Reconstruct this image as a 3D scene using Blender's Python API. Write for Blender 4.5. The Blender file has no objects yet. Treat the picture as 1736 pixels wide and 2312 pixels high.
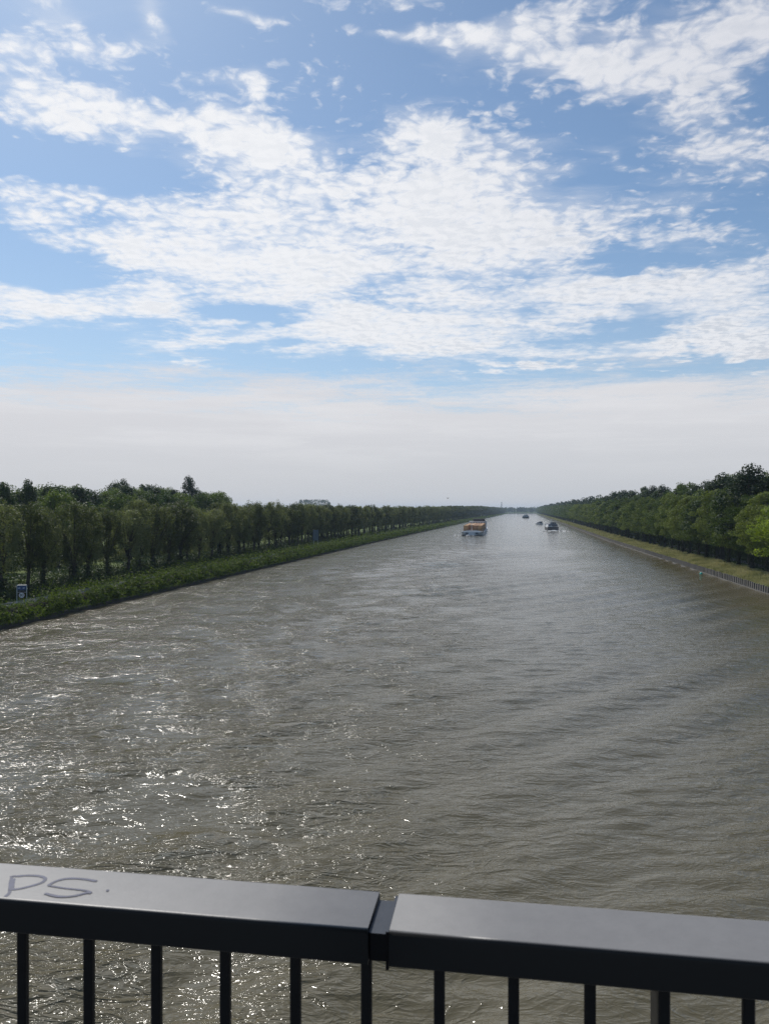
import bpy, math, random
import numpy as np
from mathutils import Vector

scene = bpy.context.scene
COL = scene.collection
R = math.radians

# ------------------------------------------------------------------ camera
EYE = 13.6                       # eye height over the water, m
F = 1737.0                       # focal length in photo pixels (photo 1736 x 2312)
HOR = 1151.0                     # horizon row
cam_d = bpy.data.cameras.new('camera')
cam = bpy.data.objects.new('camera', cam_d)
COL.objects.link(cam)
cam_d.sensor_fit = 'VERTICAL'
cam_d.sensor_height = 36.0
cam_d.lens = 36.0 * F / 2312.0
cam_d.clip_start = 0.05
cam_d.clip_end = 20000
cam.location = (0, 0, EYE)
cam.rotation_euler = (R(90 - 0.165), 0, 0)
cam_d.dof.use_dof = True
cam_d.dof.focus_distance = 150
cam_d.dof.aperture_fstop = 12.0
scene.camera = cam
scene.view_settings.view_transform = 'Standard'
scene.view_settings.look = 'None'
scene.view_settings.exposure = 0.0
scene.view_settings.gamma = 1.0
scene.cycles.max_bounces = 6
scene.cycles.diffuse_bounces = 2
scene.cycles.glossy_bounces = 2
scene.cycles.transmission_bounces = 3
scene.cycles.transparent_max_bounces = 4
scene.cycles.volume_bounces = 0
scene.cycles.sample_clamp_direct = 24.0
scene.cycles.sample_clamp_indirect = 6.0
scene.cycles.use_denoising = True
scene.cycles.denoiser = 'OPENIMAGEDENOISE'
scene.cycles.denoising_input_passes = 'RGB_ALBEDO_NORMAL'
scene.cycles.denoising_prefilter = 'NONE'

SUN_AZ, SUN_EL = -31.0, 48.0     # azimuth from +Y towards +X, elevation


# ------------------------------------------------------------------ node helper
class S:
    """a socket (or number) with arithmetic"""
    nt = None

    def __init__(self, v): self.v = v

    @staticmethod
    def m(op, a, b=None, c=None, clamp=False):
        n = S.nt.nodes.new('ShaderNodeMath')
        n.operation = op
        n.use_clamp = clamp
        for i, q in enumerate((a, b, c)):
            if q is None: continue
            q = q.v if isinstance(q, S) else q
            if isinstance(q, (int, float)): n.inputs[i].default_value = q
            else: S.nt.links.new(q, n.inputs[i])
        return S(n.outputs[0])

    def __add__(s, o): return S.m('ADD', s, o)
    __radd__ = __add__
    def __mul__(s, o): return S.m('MULTIPLY', s, o)
    __rmul__ = __mul__
    def __sub__(s, o): return S.m('SUBTRACT', s, o)
    def __rsub__(s, o): return S.m('SUBTRACT', o, s)
    def __truediv__(s, o): return S.m('DIVIDE', s, o)
    def __rtruediv__(s, o): return S.m('DIVIDE', o, s)
    def __neg__(s): return S.m('MULTIPLY', s, -1.0)
    def sat(s): return S.m('ADD', s, 0.0, clamp=True)


def sstep(x, a, b):
    n = S.nt.nodes.new('ShaderNodeMapRange')
    n.interpolation_type = 'SMOOTHSTEP'
    S.nt.links.new(x.v, n.inputs[0])
    n.inputs[1].default_value = a
    n.inputs[2].default_value = b
    return S(n.outputs[0])


def xyz(x, y, z=0.0):
    n = S.nt.nodes.new('ShaderNodeCombineXYZ')
    for i, q in enumerate((x, y, z)):
        if isinstance(q, S): S.nt.links.new(q.v, n.inputs[i])
        else: n.inputs[i].default_value = q
    return n.outputs[0]


def noise(vec, scale, detail=5, rough=0.55, dist=0.0, color=False, lac=2.0, dim='2D'):
    n = S.nt.nodes.new('ShaderNodeTexNoise')
    n.noise_dimensions = dim
    S.nt.links.new(vec, n.inputs['Vector'])
    n.inputs['Scale'].default_value = scale
    n.inputs['Detail'].default_value = detail
    n.inputs['Roughness'].default_value = rough
    n.inputs['Distortion'].default_value = dist
    n.inputs['Lacunarity'].default_value = lac
    return n.outputs[1] if color else S(n.outputs[0])


def voro(vec, scale, feature='F1', smooth=0.3, rand=1.0, dim='2D'):
    n = S.nt.nodes.new('ShaderNodeTexVoronoi')
    n.voronoi_dimensions = dim
    n.feature = feature
    S.nt.links.new(vec, n.inputs['Vector'])
    n.inputs['Scale'].default_value = scale
    n.inputs['Randomness'].default_value = rand
    if feature == 'SMOOTH_F1': n.inputs['Smoothness'].default_value = smooth
    return S(n.outputs['Distance'])


def mixc(f, a, b):
    n = S.nt.nodes.new('ShaderNodeMix')
    n.data_type = 'RGBA'
    if isinstance(f, S): S.nt.links.new(f.v, n.inputs[0])
    else: n.inputs[0].default_value = f
    for q, i in ((a, 6), (b, 7)):
        if isinstance(q, tuple): n.inputs[i].default_value = (*q, 1)
        else: S.nt.links.new(q, n.inputs[i])
    return n.outputs[2]


# ------------------------------------------------------------------ world: sky and clouds
def build_world():
    w = bpy.data.worlds.new('World')
    scene.world = w
    w.use_nodes = True
    w.cycles.sampling_method = 'MANUAL'
    w.cycles.sample_map_resolution = 512
    nt = w.node_tree
    nt.nodes.clear()
    S.nt = nt
    out = nt.nodes.new('ShaderNodeOutputWorld')
    bg = nt.nodes.new('ShaderNodeBackground')
    bg.inputs[1].default_value = 0.1
    nt.links.new(bg.outputs[0], out.inputs[0])
    sky = nt.nodes.new('ShaderNodeTexSky')
    sky.sky_type = 'NISHITA'
    sky.sun_disc = False
    sky.sun_elevation = R(SUN_EL)
    sky.sun_rotation = R(SUN_AZ)
    sky.air_density = 1.0
    sky.dust_density = 0.6
    sky.ozone_density = 1.6
    tc = nt.nodes.new('ShaderNodeTexCoord')
    sep = nt.nodes.new('ShaderNodeSeparateXYZ')
    nt.links.new(tc.outputs['Generated'], sep.inputs[0])
    x, y, z = (S(sep.outputs[i]) for i in range(3))
    zc = S.m('MAXIMUM', z, 0.0)
    el = S.m('ARCSINE', z)
    az = S.m('ARCTAN2', x, y)
    inv = 1.0 / (zc + 0.07)
    px, py = x * inv, y * inv
    P = xyz(px, py, 0.0)
    # slowly warped angles, so that the banks of cloud get ragged outlines
    wn = nt.nodes.new('ShaderNodeSeparateColor')
    nt.links.new(noise(P, 1.6, 3, 0.6, color=True), wn.inputs[0])
    wn2 = nt.nodes.new('ShaderNodeSeparateColor')
    nt.links.new(noise(P, 7.0, 2, 0.6, color=True), wn2.inputs[0])
    azw = az + (S(wn.outputs[0]) - 0.52) * 0.08 + (S(wn2.outputs[0]) - 0.5) * 0.05
    elw = el + (S(wn.outputs[1]) - 0.52) * 0.045 + (S(wn2.outputs[1]) - 0.5) * 0.03
    # banks of cloud: (x, y, half width, half height, tilt, weight), measured on a 1661 x 2212 grid
    banks = CLOUD_BANKS
    cov = None
    for (bx, by, bw, bh, tilt, wt) in banks:
        a0 = math.atan((bx - 830.5) / 1662)
        e0 = math.atan((1101 - by) / 1662 * math.cos(a0))
        sx, sy = bw / 1662 * math.cos(a0) ** 2, bh / 1662 * math.cos(e0) ** 2
        t = R(tilt)                     # positive: falls to the right
        u = azw - a0
        v = elw - e0
        uu = (u * (math.cos(t) / sx)) - (v * (math.sin(t) / sx))
        vv = (u * (math.sin(t) / sy)) + (v * (math.cos(t) / sy))
        g = S.m('EXPONENT', -(S.m('MULTIPLY_ADD', uu, uu, vv * vv)))
        g = g * wt
        cov = g if cov is None else cov + g
    # texture of the clouds
    wv = nt.nodes.new('ShaderNodeVectorMath'); wv.operation = 'MULTIPLY_ADD'
    nt.links.new(noise(P, 9.0, 2, 0.6, color=True), wv.inputs[0])
    wv.inputs[1].default_value = (0.055, 0.055, 0)
    nt.links.new(P, wv.inputs[2])
    PW = wv.outputs[0]
    # streaks drawn out from upper left to lower right
    mp = nt.nodes.new('ShaderNodeMapping')
    mp.inputs['Rotation'].default_value = (0, 0, R(28))
    mp.inputs['Scale'].default_value = (1.0, 2.6, 1)
    nt.links.new(PW, mp.inputs[0])
    PS_ = mp.outputs[0]
    cov = 1.0 - S.m('EXPONENT', -cov)
    n1 = noise(PW, 3.2, 8, 0.60)
    n2 = noise(PS_, 2.6, 6, 0.60)
    n3 = noise(PW, 22.0, 4, 0.62)
    off = nt.nodes.new('ShaderNodeVectorMath'); off.operation = 'ADD'
    nt.links.new(PW, off.inputs[0])
    off.inputs[1].default_value = (-0.016, 0.022, 0)
    n3b = noise(off.outputs[0], 22.0, 3, 0.62)
    puffs = 1.0 - voro(PW, 23.0, 'F1')
    puffs2 = 1.0 - voro(PW, 52.0, 'F1')
    hi = sstep(el, 0.14, 0.46) * 0.72 + 0.28
    tex = (n1 - 0.5) * 1.9 + (n2 - 0.5) * 1.0 + ((puffs - 0.62) * 0.62 + (puffs2 - 0.62) * 0.26 + (n3 - 0.5) * 1.1) * hi
    dens = cov * 1.22 + tex * 0.86 - 0.42
    alpha = sstep(dens, -0.22, 0.50)
    veil = sstep(cov + (n2 - 0.5) * 1.2, 0.10, 0.8) * 0.36
    a_cl = (alpha * 0.94 + veil * (1.0 - alpha)).sat()
    # high sheet of thin cloud above the horizon
    sheet = 1.0 - sstep(el + (noise(xyz(azw * 1.0, el * 9.0, 0), 5.0, 5, 0.66) - 0.5) * 0.13 + (az * az) * 0.02 - (n3 - 0.5) * 0.03, 0.125, 0.192)
    sheet = sheet * 0.93
    # cloud light: white where thin or edged, pale grey where thick; brighter towards the sun
    thick = sstep(dens * 0.75 + (n3b - n3) * 2.0 + (n1 - 0.5) * 1.5, 0.15, 1.05)
    sd = (math.sin(R(SUN_AZ)) * math.cos(R(SUN_EL)), math.cos(R(SUN_AZ)) * math.cos(R(SUN_EL)), math.sin(R(SUN_EL)))
    cs = x * sd[0] + y * sd[1] + z * sd[2]
    near_sun = sstep(cs, 0.45, 1.0)
    c_col = mixc(thick, (8.3, 8.4, 8.75), (6.1, 6.5, 7.2))
    c_col = mixc(near_sun * 0.85, c_col, (9.6, 9.6, 9.7))
    side = sstep(az, -0.1, 0.6)
    c_col = mixc(side * sstep(el, 0.2, 0.5) * 0.55, c_col, (6.0, 6.15, 6.9))
    # clear sky: the sky texture, a little paler
    s_col = sky.outputs[0]
    tint = nt.nodes.new('ShaderNodeMix'); tint.data_type = 'RGBA'; tint.blend_type = 'MULTIPLY'
    tint.inputs[0].default_value = 1.0
    nt.links.new(s_col, tint.inputs[6])
    tint.inputs[7].default_value = (*SKY_TINT, 1)
    s_col = mixc(0.34 - sstep(el, 0.10, 0.36) * 0.27, tint.outputs[2], (5.6, 6.6, 7.9))
    h_col = mixc(sstep(el, 0.0, 0.17), (5.75, 5.85, 6.2), (7.4, 7.3, 7.5))
    h_col = mixc(sstep(cs, 0.5, 0.95) * 0.6, h_col, (6.8, 6.6, 6.85))
    col = mixc(a_cl, s_col, c_col)
    bands = noise(xyz(azw * 1.0, el * 10.0, 3.0), 4.0, 4, 0.6)
    h_col = mixc(sstep(bands, 0.35, 0.75) * sstep(el, 0.02, 0.12) * 0.5, h_col, (8.2, 8.1, 8.25))
    col = mixc(sheet, col, h_col)
    nt.links.new(col, bg.inputs[0])


CLOUD_BANKS = [
    # centre mass
    (560, 330, 150, 85, 22, 0.85), (700, 480, 330, 120, 8, 0.95), (1010, 420, 210, 130, 12, 0.95),
    (1130, 520, 170, 90, 0, 0.7), (420, 550, 270, 75, 6, 0.8), (640, 590, 220, 60, 14, 0.6),
    (560, 185, 45, 30, 45, 0.55), (915, 290, 60, 50, 40, 0.5),
    # arm to the left
    (90, 225, 180, 38, 12, 0.8), (330, 275, 190, 28, 9, 0.75), (20, 250, 160, 30, 8, 0.5),
    # left bank
    (130, 660, 220, 50, -3, 1.0), (320, 625, 60, 45, 0, 0.5), (60, 470, 110, 45, 0, 0.62),
    # top left
    (110, 40, 170, 40, 30, 0.62), (45, 120, 90, 50, 10, 0.55), (250, 90, 90, 40, -20, 0.42), (320, 30, 30, 50, -20, 0.55),
    (520, 12, 80, 18, 8, 0.55),
    # low centre
    (860, 690, 300, 55, 0, 0.9), (370, 748, 90, 16, -3, 0.7), (600, 722, 150, 18, -2, 0.55), (930, 740, 300, 32, 1, 0.75),
    # right
    (1440, 500, 130, 60, 8, 0.62), (1400, 640, 280, 50, 3, 0.95), (1560, 650, 160, 60, 0, 0.5), (1400, 765, 480, 22, -2, 0.95),
    (1600, 730, 160, 36, 0, 0.6), (1240, 640, 120, 60, 0, 0.4), (1640, 560, 70, 20, 0, 0.6),
    # top right field of small puffs
    (900, 88, 130, 22, 8, 0.75), (1060, 90, 120, 45, -10, 0.8), (1250, 150, 170, 45, 12, 0.85), (1450, 190, 170, 70, 25, 0.8),
    (1520, 90, 260, 100, 0, 0.55), (1180, 40, 130, 50, 0, 0.6), (1640, 40, 110, 70, 0, 0.4), (1560, 340, 120, 60, 10, 0.8),
    (1330, 350, 90, 16, 25, 0.34), (1660, 815, 60, 10, 0, 0.5), (900, 5, 120, 20, 0, 0.5),
    # clear holes
    (800, 640, 110, 22, 5, -0.5), (1130, 690, 50, 22, 0, -0.4), (560, 690, 130, 22, 8, -0.7), (230, 380, 180, 40, 0, -0.6),
    (60, 570, 120, 40, 10, -0.6), (700, 425, 30, 25, 0, -0.15), (1350, 560, 160, 22, 0, -0.45), (1150, 800, 560, 14, 0, -0.4),
    (1330, 715, 130, 14, 0, -0.4),
]
SKY_TINT = (0.78, 0.92, 1.00)
build_world()

sun_d = bpy.data.lights.new('sun', 'SUN')
sun_d.energy = 3.6
sun_d.angle = R(0.53)
sun_d.color = (1.0, 0.95, 0.88)
sun = bpy.data.objects.new('sun', sun_d)
COL.objects.link(sun)
sv = Vector((math.sin(R(SUN_AZ)) * math.cos(R(SUN_EL)), math.cos(R(SUN_AZ)) * math.cos(R(SUN_EL)), math.sin(R(SUN_EL))))
sun.rotation_euler = sv.to_track_quat('Z', 'Y').to_euler()
sun.location = (0, 0, 60)


# ------------------------------------------------------------------ mesh and material helpers
def mesh_np(name, V, Fq, smooth=False):
    """V (n,3) float, Fq (m,k) int: one mesh with k-gon faces"""
    V = np.asarray(V, np.float32); Fq = np.asarray(Fq, np.int32)
    m, k = Fq.shape
    me = bpy.data.meshes.new(name)
    me.vertices.add(len(V)); me.vertices.foreach_set('co', V.ravel())
    me.loops.add(m * k); me.loops.foreach_set('vertex_index', Fq.ravel())
    me.polygons.add(m)
    me.polygons.foreach_set('loop_start', np.arange(0, m * k, k, dtype=np.int32))
    me.polygons.foreach_set('loop_total', np.full(m, k, np.int32))
    if smooth: me.polygons.foreach_set('use_smooth', np.ones(m, bool))
    me.update(calc_edges=True)
    return me


class MB:
    """collects shapes that belong to ONE part"""
    def __init__(s): s.v = []; s.f = []; s.mi = []; s.cur = 0

    def add(s, vs, fs):
        b = len(s.v)
        s.v += [tuple(p) for p in vs]
        s.f += [tuple(b + i for i in f) for f in fs]
        s.mi += [s.cur] * len(fs)

    def box(s, x, y, z, sx, sy, sz, rz=0.0, taper=1.0, bev=0.0):
        c, n = math.cos(rz), math.sin(rz)
        vs = []
        if bev > 0:
            ring = lambda ax, ay, zz: [(-ax + bev, -ay, zz), (ax - bev, -ay, zz), (ax, -ay + bev, zz), (ax, ay - bev, zz),
                                       (ax - bev, ay, zz), (-ax + bev, ay, zz), (-ax, ay - bev, zz), (-ax, -ay + bev, zz)]
            rs = ring(sx / 2, sy / 2, -sz / 2) + ring(sx / 2 * taper, sy / 2 * taper, sz / 2)
            fs = [tuple(range(7, -1, -1)), tuple(range(8, 16))] + [(i, (i + 1) % 8, 8 + (i + 1) % 8, 8 + i) for i in range(8)]
        else:
            rs = []
            for k, t in ((-1, 1.0), (1, taper)):
                for a, b in ((-1, -1), (1, -1), (1, 1), (-1, 1)):
                    rs.append((a * sx / 2 * t, b * sy / 2 * t, k * sz / 2))
            fs = [(3, 2, 1, 0), (4, 5, 6, 7), (0, 1, 5, 4), (1, 2, 6, 5), (2, 3, 7, 6), (3, 0, 4, 7)]
        vs = [(x + p[0] * c - p[1] * n, y + p[0] * n + p[1] * c, z + p[2]) for p in rs]
        s.add(vs, fs)
        return s

    def tube(s, p0, p1, r0, r1=None, n=8):
        r1 = r0 if r1 is None else r1
        p0, p1 = Vector(p0), Vector(p1)
        d = (p1 - p0).normalized()
        a = d.orthogonal().normalized(); b = d.cross(a)
        vs = []
        for p, r in ((p0, r0), (p1, r1)):
            for i in range(n):
                t = 2 * math.pi * i / n
                vs.append(p + a * (r * math.cos(t)) + b * (r * math.sin(t)))
        fs = [(i, (i + 1) % n, n + (i + 1) % n, n + i) for i in range(n)] + [tuple(range(n - 1, -1, -1)), tuple(range(n, 2 * n))]
        s.add(vs, fs)
        return s

    def loft(s, rings, cap=True):
        n = len(rings[0]); vs = [p for r in rings for p in r]; fs = []
        for k in range(len(rings) - 1):
            for i in range(n):
                j = (i + 1) % n
                fs.append((k * n + i, k * n + j, (k + 1) * n + j, (k + 1) * n + i))
        if cap:
            fs.append(tuple(range(n - 1, -1, -1)))
            fs.append(tuple(range((len(rings) - 1) * n, len(rings) * n)))
        s.add(vs, fs)
        return s

    def build(s, name, mats, parent=None, smooth=False):
        me = bpy.data.meshes.new(name)
        me.from_pydata(s.v, [], s.f)
        mats = mats if isinstance(mats, (list, tuple)) else [mats]
        for m in mats: me.materials.append(m)
        if len(mats) > 1: me.polygons.foreach_set('material_index', s.mi)
        if smooth: me.polygons.foreach_set('use_smooth', [True] * len(s.f))
        me.update()
        o = bpy.data.objects.new(name, me)
        COL.objects.link(o)
        o.parent = parent
        return o


def tag(o, label=None, cat=None, group=None, kind=None):
    if label: o['label'] = label
    if cat: o['category'] = cat
    if group: o['group'] = group
    if kind: o['kind'] = kind
    return o


def empty(name, loc, rz=0.0, label=None, cat=None, group=None):
    o = bpy.data.objects.new(name, None)
    o.empty_display_size = 0.3
    COL.objects.link(o)
    o.location = loc; o.rotation_euler = (0, 0, rz)
    return tag(o, label, cat, group)


def link_mesh(name, me, mat, parent=None):
    if mat is not None and not me.materials: me.materials.append(mat)
    o = bpy.data.objects.new(name, me)
    COL.objects.link(o)
    o.parent = parent
    return o


def new_mat(name):
    m = bpy.data.materials.new(name)
    m.use_nodes = True
    S.nt = m.node_tree
    p = m.node_tree.nodes['Principled BSDF']
    return m, m.node_tree, p


def obj_coord(nt):
    return nt.nodes.new('ShaderNodeTexCoord').outputs['Object']


def geo_pos(nt):
    return nt.nodes.new('ShaderNodeNewGeometry').outputs['Position']


def paint(name, c, rough=0.5, var=0.12, scale=1.5, metal=0.0, spec=0.5, bump=0.0):
    """painted or bare surface with mottling of its own"""
    m, nt, p = new_mat(name)
    co = obj_coord(nt)
    f = noise(co, scale, 5, 0.6, dim='3D')
    f2 = noise(co, scale * 9, 3, 0.6, dim='3D')
    k = sstep(f * 0.7 + f2 * 0.3, 0.3, 0.7)
    nt.links.new(mixc(k, tuple(q * (1 - var) for q in c), tuple(min(1, q * (1 + var)) for q in c)), p.inputs['Base Color'])
    p.inputs['Roughness'].default_value = rough
    p.inputs['Metallic'].default_value = metal
    p.inputs['Specular IOR Level'].default_value = spec
    if bump:
        b = nt.nodes.new('ShaderNodeBump'); b.inputs['Strength'].default_value = bump; b.inputs['Distance'].default_value = 0.01
        nt.links.new(f2.v, b.inputs['Height']); nt.links.new(b.outputs[0], p.inputs['Normal'])
    return m


def leaf_mat(name, dark, light, trans=0.35, hue=0.10, scale=0.35, rough=0.55):
    m, nt, p = new_mat(name)
    info = nt.nodes.new('ShaderNodeObjectInfo')
    pos = geo_pos(nt)
    f = noise(pos, scale, 3, 0.6, dim='3D')
    g = noise(pos, 5.0, 2, 0.7, dim='3D')
    k = (f * 0.8 + g * 0.9 + S(info.outputs['Random']) * 0.60 - 0.68).sat()
    col = mixc(sstep(k, 0.15, 0.85), dark, light)
    nt.links.new(col, p.inputs['Base Color'])
    p.inputs['Roughness'].default_value = rough
    p.inputs['Specular IOR Level'].default_value = 0.18
    t = nt.nodes.new('ShaderNodeBsdfTranslucent')
    tm = nt.nodes.new('ShaderNodeMix'); tm.data_type = 'RGBA'; tm.blend_type = 'MULTIPLY'; tm.inputs[0].default_value = 1
    nt.links.new(col, tm.inputs[6]); tm.inputs[7].default_value = (1.25, 1.35, 0.5, 1)
    nt.links.new(tm.outputs[2], t.inputs[0])
    mx = nt.nodes.new('ShaderNodeMixShader'); mx.inputs[0].default_value = trans
    nt.links.new(p.outputs[0], mx.inputs[1]); nt.links.new(t.outputs[0], mx.inputs[2])
    nt.links.new(mx.outputs[0], nt.nodes['Material Output'].inputs[0])
    return m


# ------------------------------------------------------------------ the canal's line
HALF = 49.8
Y_END = 2850.0


def cx(y):
    """x of the canal's centre line at distance y"""
    y = np.asarray(y, float)
    return -8.6 + 0.168 * np.minimum(y, 330) + 0.183 * np.maximum(y - 330, 0)


def bankL(y, u=0.0): return cx(y) - HALF - u       # u: metres inland
def bankR(y, u=0.0): return cx(y) + HALF + u


# ------------------------------------------------------------------ water
def build_water():
    rng = np.random.default_rng(5)
    ys = [13.0]
    while ys[-1] < Y_END:
        y = ys[-1]
        ys.append(y + max(0.11, 0.42 * y * y / 10445.0))
    ys[-1] = Y_END
    ys = np.array(ys)
    nx = 620
    u = np.linspace(-HALF - 0.4, HALF + 0.4, nx)
    Y, U = np.meshgrid(ys, u, indexing='ij')
    X = cx(Y) + U
    dy = np.gradient(ys)[:, None]
    Z = np.zeros_like(X)
    # (direction of travel in degrees from +X, wavelength, amplitude)
    waves = []
    for i in range(16):   # wake of a passed ship: long crests running from near left to far right
        waves.append((-46 + rng.normal(0, 3.0), 6.0 + rng.normal(0, .4), 0.056))
    for i in range(14):   # the same wake thrown back by the far quay
        waves.append((-112 + rng.normal(0, 6), rng.uniform(2.6, 4.6), 0.0055))
    for i in range(60):   # wind chop
        lam = 0.8 * (3.2 ** rng.uniform(0, 1))
        waves.append((-76 + rng.normal(0, 20), lam, 0.0020 * lam ** 1.1))
    bx = rng.uniform(-1, 1, 8)
    # slow envelopes: wave groups
    env1 = 0.55 + 0.45 * np.sin(X * 0.11 + Y * 0.045 + 1.0 + 0.8 * np.sin(Y * 0.03)) * np.sin(Y * 0.06 - X * 0.04)
    env2 = 0.6 + 0.4 * np.sin(X * 0.09 - Y * 0.07 + 2.0 + np.sin(X * 0.05))
    rightness = 1 / (1 + np.exp(-(X - 2 - 0.0 * Y) / 9.0))
    for k, (deg, lam, amp) in enumerate(waves):
        kx, ky = math.cos(R(deg)) * 2 * math.pi / lam, math.sin(R(deg)) * 2 * math.pi / lam
        ph = rng.uniform(0, 6.283)
        fade = np.clip(lam / (3.0 * dy * max(0.25, abs(math.sin(R(deg))))) - 0.6, 0, 1)
        bend = 0.9 * np.sin(Y * 0.021 + X * 0.013 + k) if k < 30 else 0.0
        w = np.sin(kx * X + ky * Y + ph + bend)
        if k < 30: w = w * (env1 if k % 2 else env2) * (0.35 + 0.65 * rightness)
        Z += amp * fade * w
    V = np.stack([X, Y, Z], -1).reshape(-1, 3)
    ny = len(ys)
    idx = np.arange(ny * nx).reshape(ny, nx)
    Fq = np.stack([idx[:-1, :-1], idx[:-1, 1:], idx[1:, 1:], idx[1:, :-1]], -1).reshape(-1, 4)
    me = mesh_np('water', V, Fq, smooth=True)
    m, nt, p = new_mat('canal_water')
    pos = geo_pos(nt)
    sep = nt.nodes.new('ShaderNodeSeparateXYZ'); nt.links.new(pos, sep.inputs[0])
    x, y = S(sep.outputs[0]), S(sep.outputs[1])
    P2 = xyz(x, y, 0)
    # boils left by a propeller, with smooth water inside and ruffled seams between
    wn = nt.nodes.new('ShaderNodeVectorMath'); wn.operation = 'MULTIPLY_ADD'
    nt.links.new(noise(P2, 0.10, 3, 0.6, color=True), wn.inputs[0]); wn.inputs[1].default_value = (9, 9, 0); nt.links.new(P2, wn.inputs[2])
    PW = wn.outputs[0]
    cells = voro(PW, 0.085, 'DISTANCE_TO_EDGE')
    fil = 1.0 - sstep(cells + (noise(P2, 0.5, 3, 0.6) - 0.5) * 0.25, 0.0, 0.32)
    patch = sstep(noise(PW, 0.055, 4, 0.6), 0.34, 0.72)
    # the ship's track lies along the near left of the canal
    track = sstep(x - (y * 0.17 - 3.0), 7.0, -15.0)
    seam = fil * track
    calm = track * (1.0 - fil) * patch
    gust = sstep(noise(P2, 0.035, 3, 0.6), 0.3, 0.7)
    amp = 0.50 + gust * 0.30 + track * 0.30 + seam * 1.30 - calm * 0.50
    # ripples
    mp = nt.nodes.new('ShaderNodeMapping')
    mp.inputs['Rotation'].default_value = (0, 0, R(-14)); mp.inputs['Scale'].default_value = (0.45, 1.0, 1)
    nt.links.new(P2, mp.inputs[0])
    Pa = mp.outputs[0]
    mp2 = nt.nodes.new('ShaderNodeMapping')
    mp2.inputs['Rotation'].default_value = (0, 0, R(-34)); mp2.inputs['Scale'].default_value = (0.5, 1.0, 1)
    nt.links.new(P2, mp2.inputs[0])
    r1 = noise(Pa, 1.15, 3, 0.55, dist=0.5)
    r2 = noise(mp2.outputs[0], 2.1, 3, 0.55, dist=0.3)
    r1 = 1.0 - S.m('ABSOLUTE', r1 - 0.5) * 2.0      # sharp little crests
    r3 = 1.0 - S.m('ABSOLUTE', noise(mp2.outputs[0], 2.6, 3, 0.6, dist=0.5) - 0.5) * 2.0
    far = 1.0 / (1.0 + y * y * (1.0 / 52000.0))
    r0 = 1.0 - S.m('ABSOLUTE', noise(Pa, 0.40, 3, 0.6, dist=0.4) - 0.5) * 2.0
    r00 = noise(mp2.outputs[0], 0.16, 3, 0.6)
    h = r0 * r0 * 0.07 + r00 * 0.16 + (r1 * r1 * 0.070 + r2 * 0.022 + r3 * r3 * 0.030) * (far * 0.72 + 0.28) + noise(P2, 9.0, 2, 0.6) * 0.007
    b = nt.nodes.new('ShaderNodeBump')
    b.inputs['Distance'].default_value = 1.0
    b.inputs['Strength'].default_value = 1.0
    nt.links.new((h * amp).v, b.inputs['Height'])
    nt.links.new(b.outputs[0], p.inputs['Normal'])
    silt = noise(P2, 0.02, 3, 0.6)
    nt.links.new(mixc(silt, (0.088, 0.074, 0.040), (0.116, 0.099, 0.058)), p.inputs['Base Color'])
    p.inputs['IOR'].default_value = 1.333
    p.inputs['Roughness'].default_value = 0.10
    p.inputs['Specular IOR Level'].default_value = 0.62
    o = link_mesh('water', me, m)
    tag(o, kind='structure')


build_water()


# ------------------------------------------------------------------ ground, path
def strip(ys, offs, side):
    """cross profile offs [(u, z)] swept along the bank"""
    f = bankL if side < 0 else bankR
    V = []
    for y in ys:
        for (u, z) in offs: V.append((float(f(y, u)), y, z))
    n = len(offs); Fq = []
    for k in range(len(ys) - 1):
        for i in range(n - 1):
            a = k * n + i
            q = (a, a + 1, a + 1 + n, a + n)
            Fq.append(q if side > 0 else q[::-1])
    return V, Fq


def yline(y0, y1, grow=0.03, first=2.0):
    ys = [y0]
    while ys[-1] < y1: ys.append(ys[-1] + max(first, ys[-1] * grow))
    ys[-1] = y1
    return ys


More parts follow.
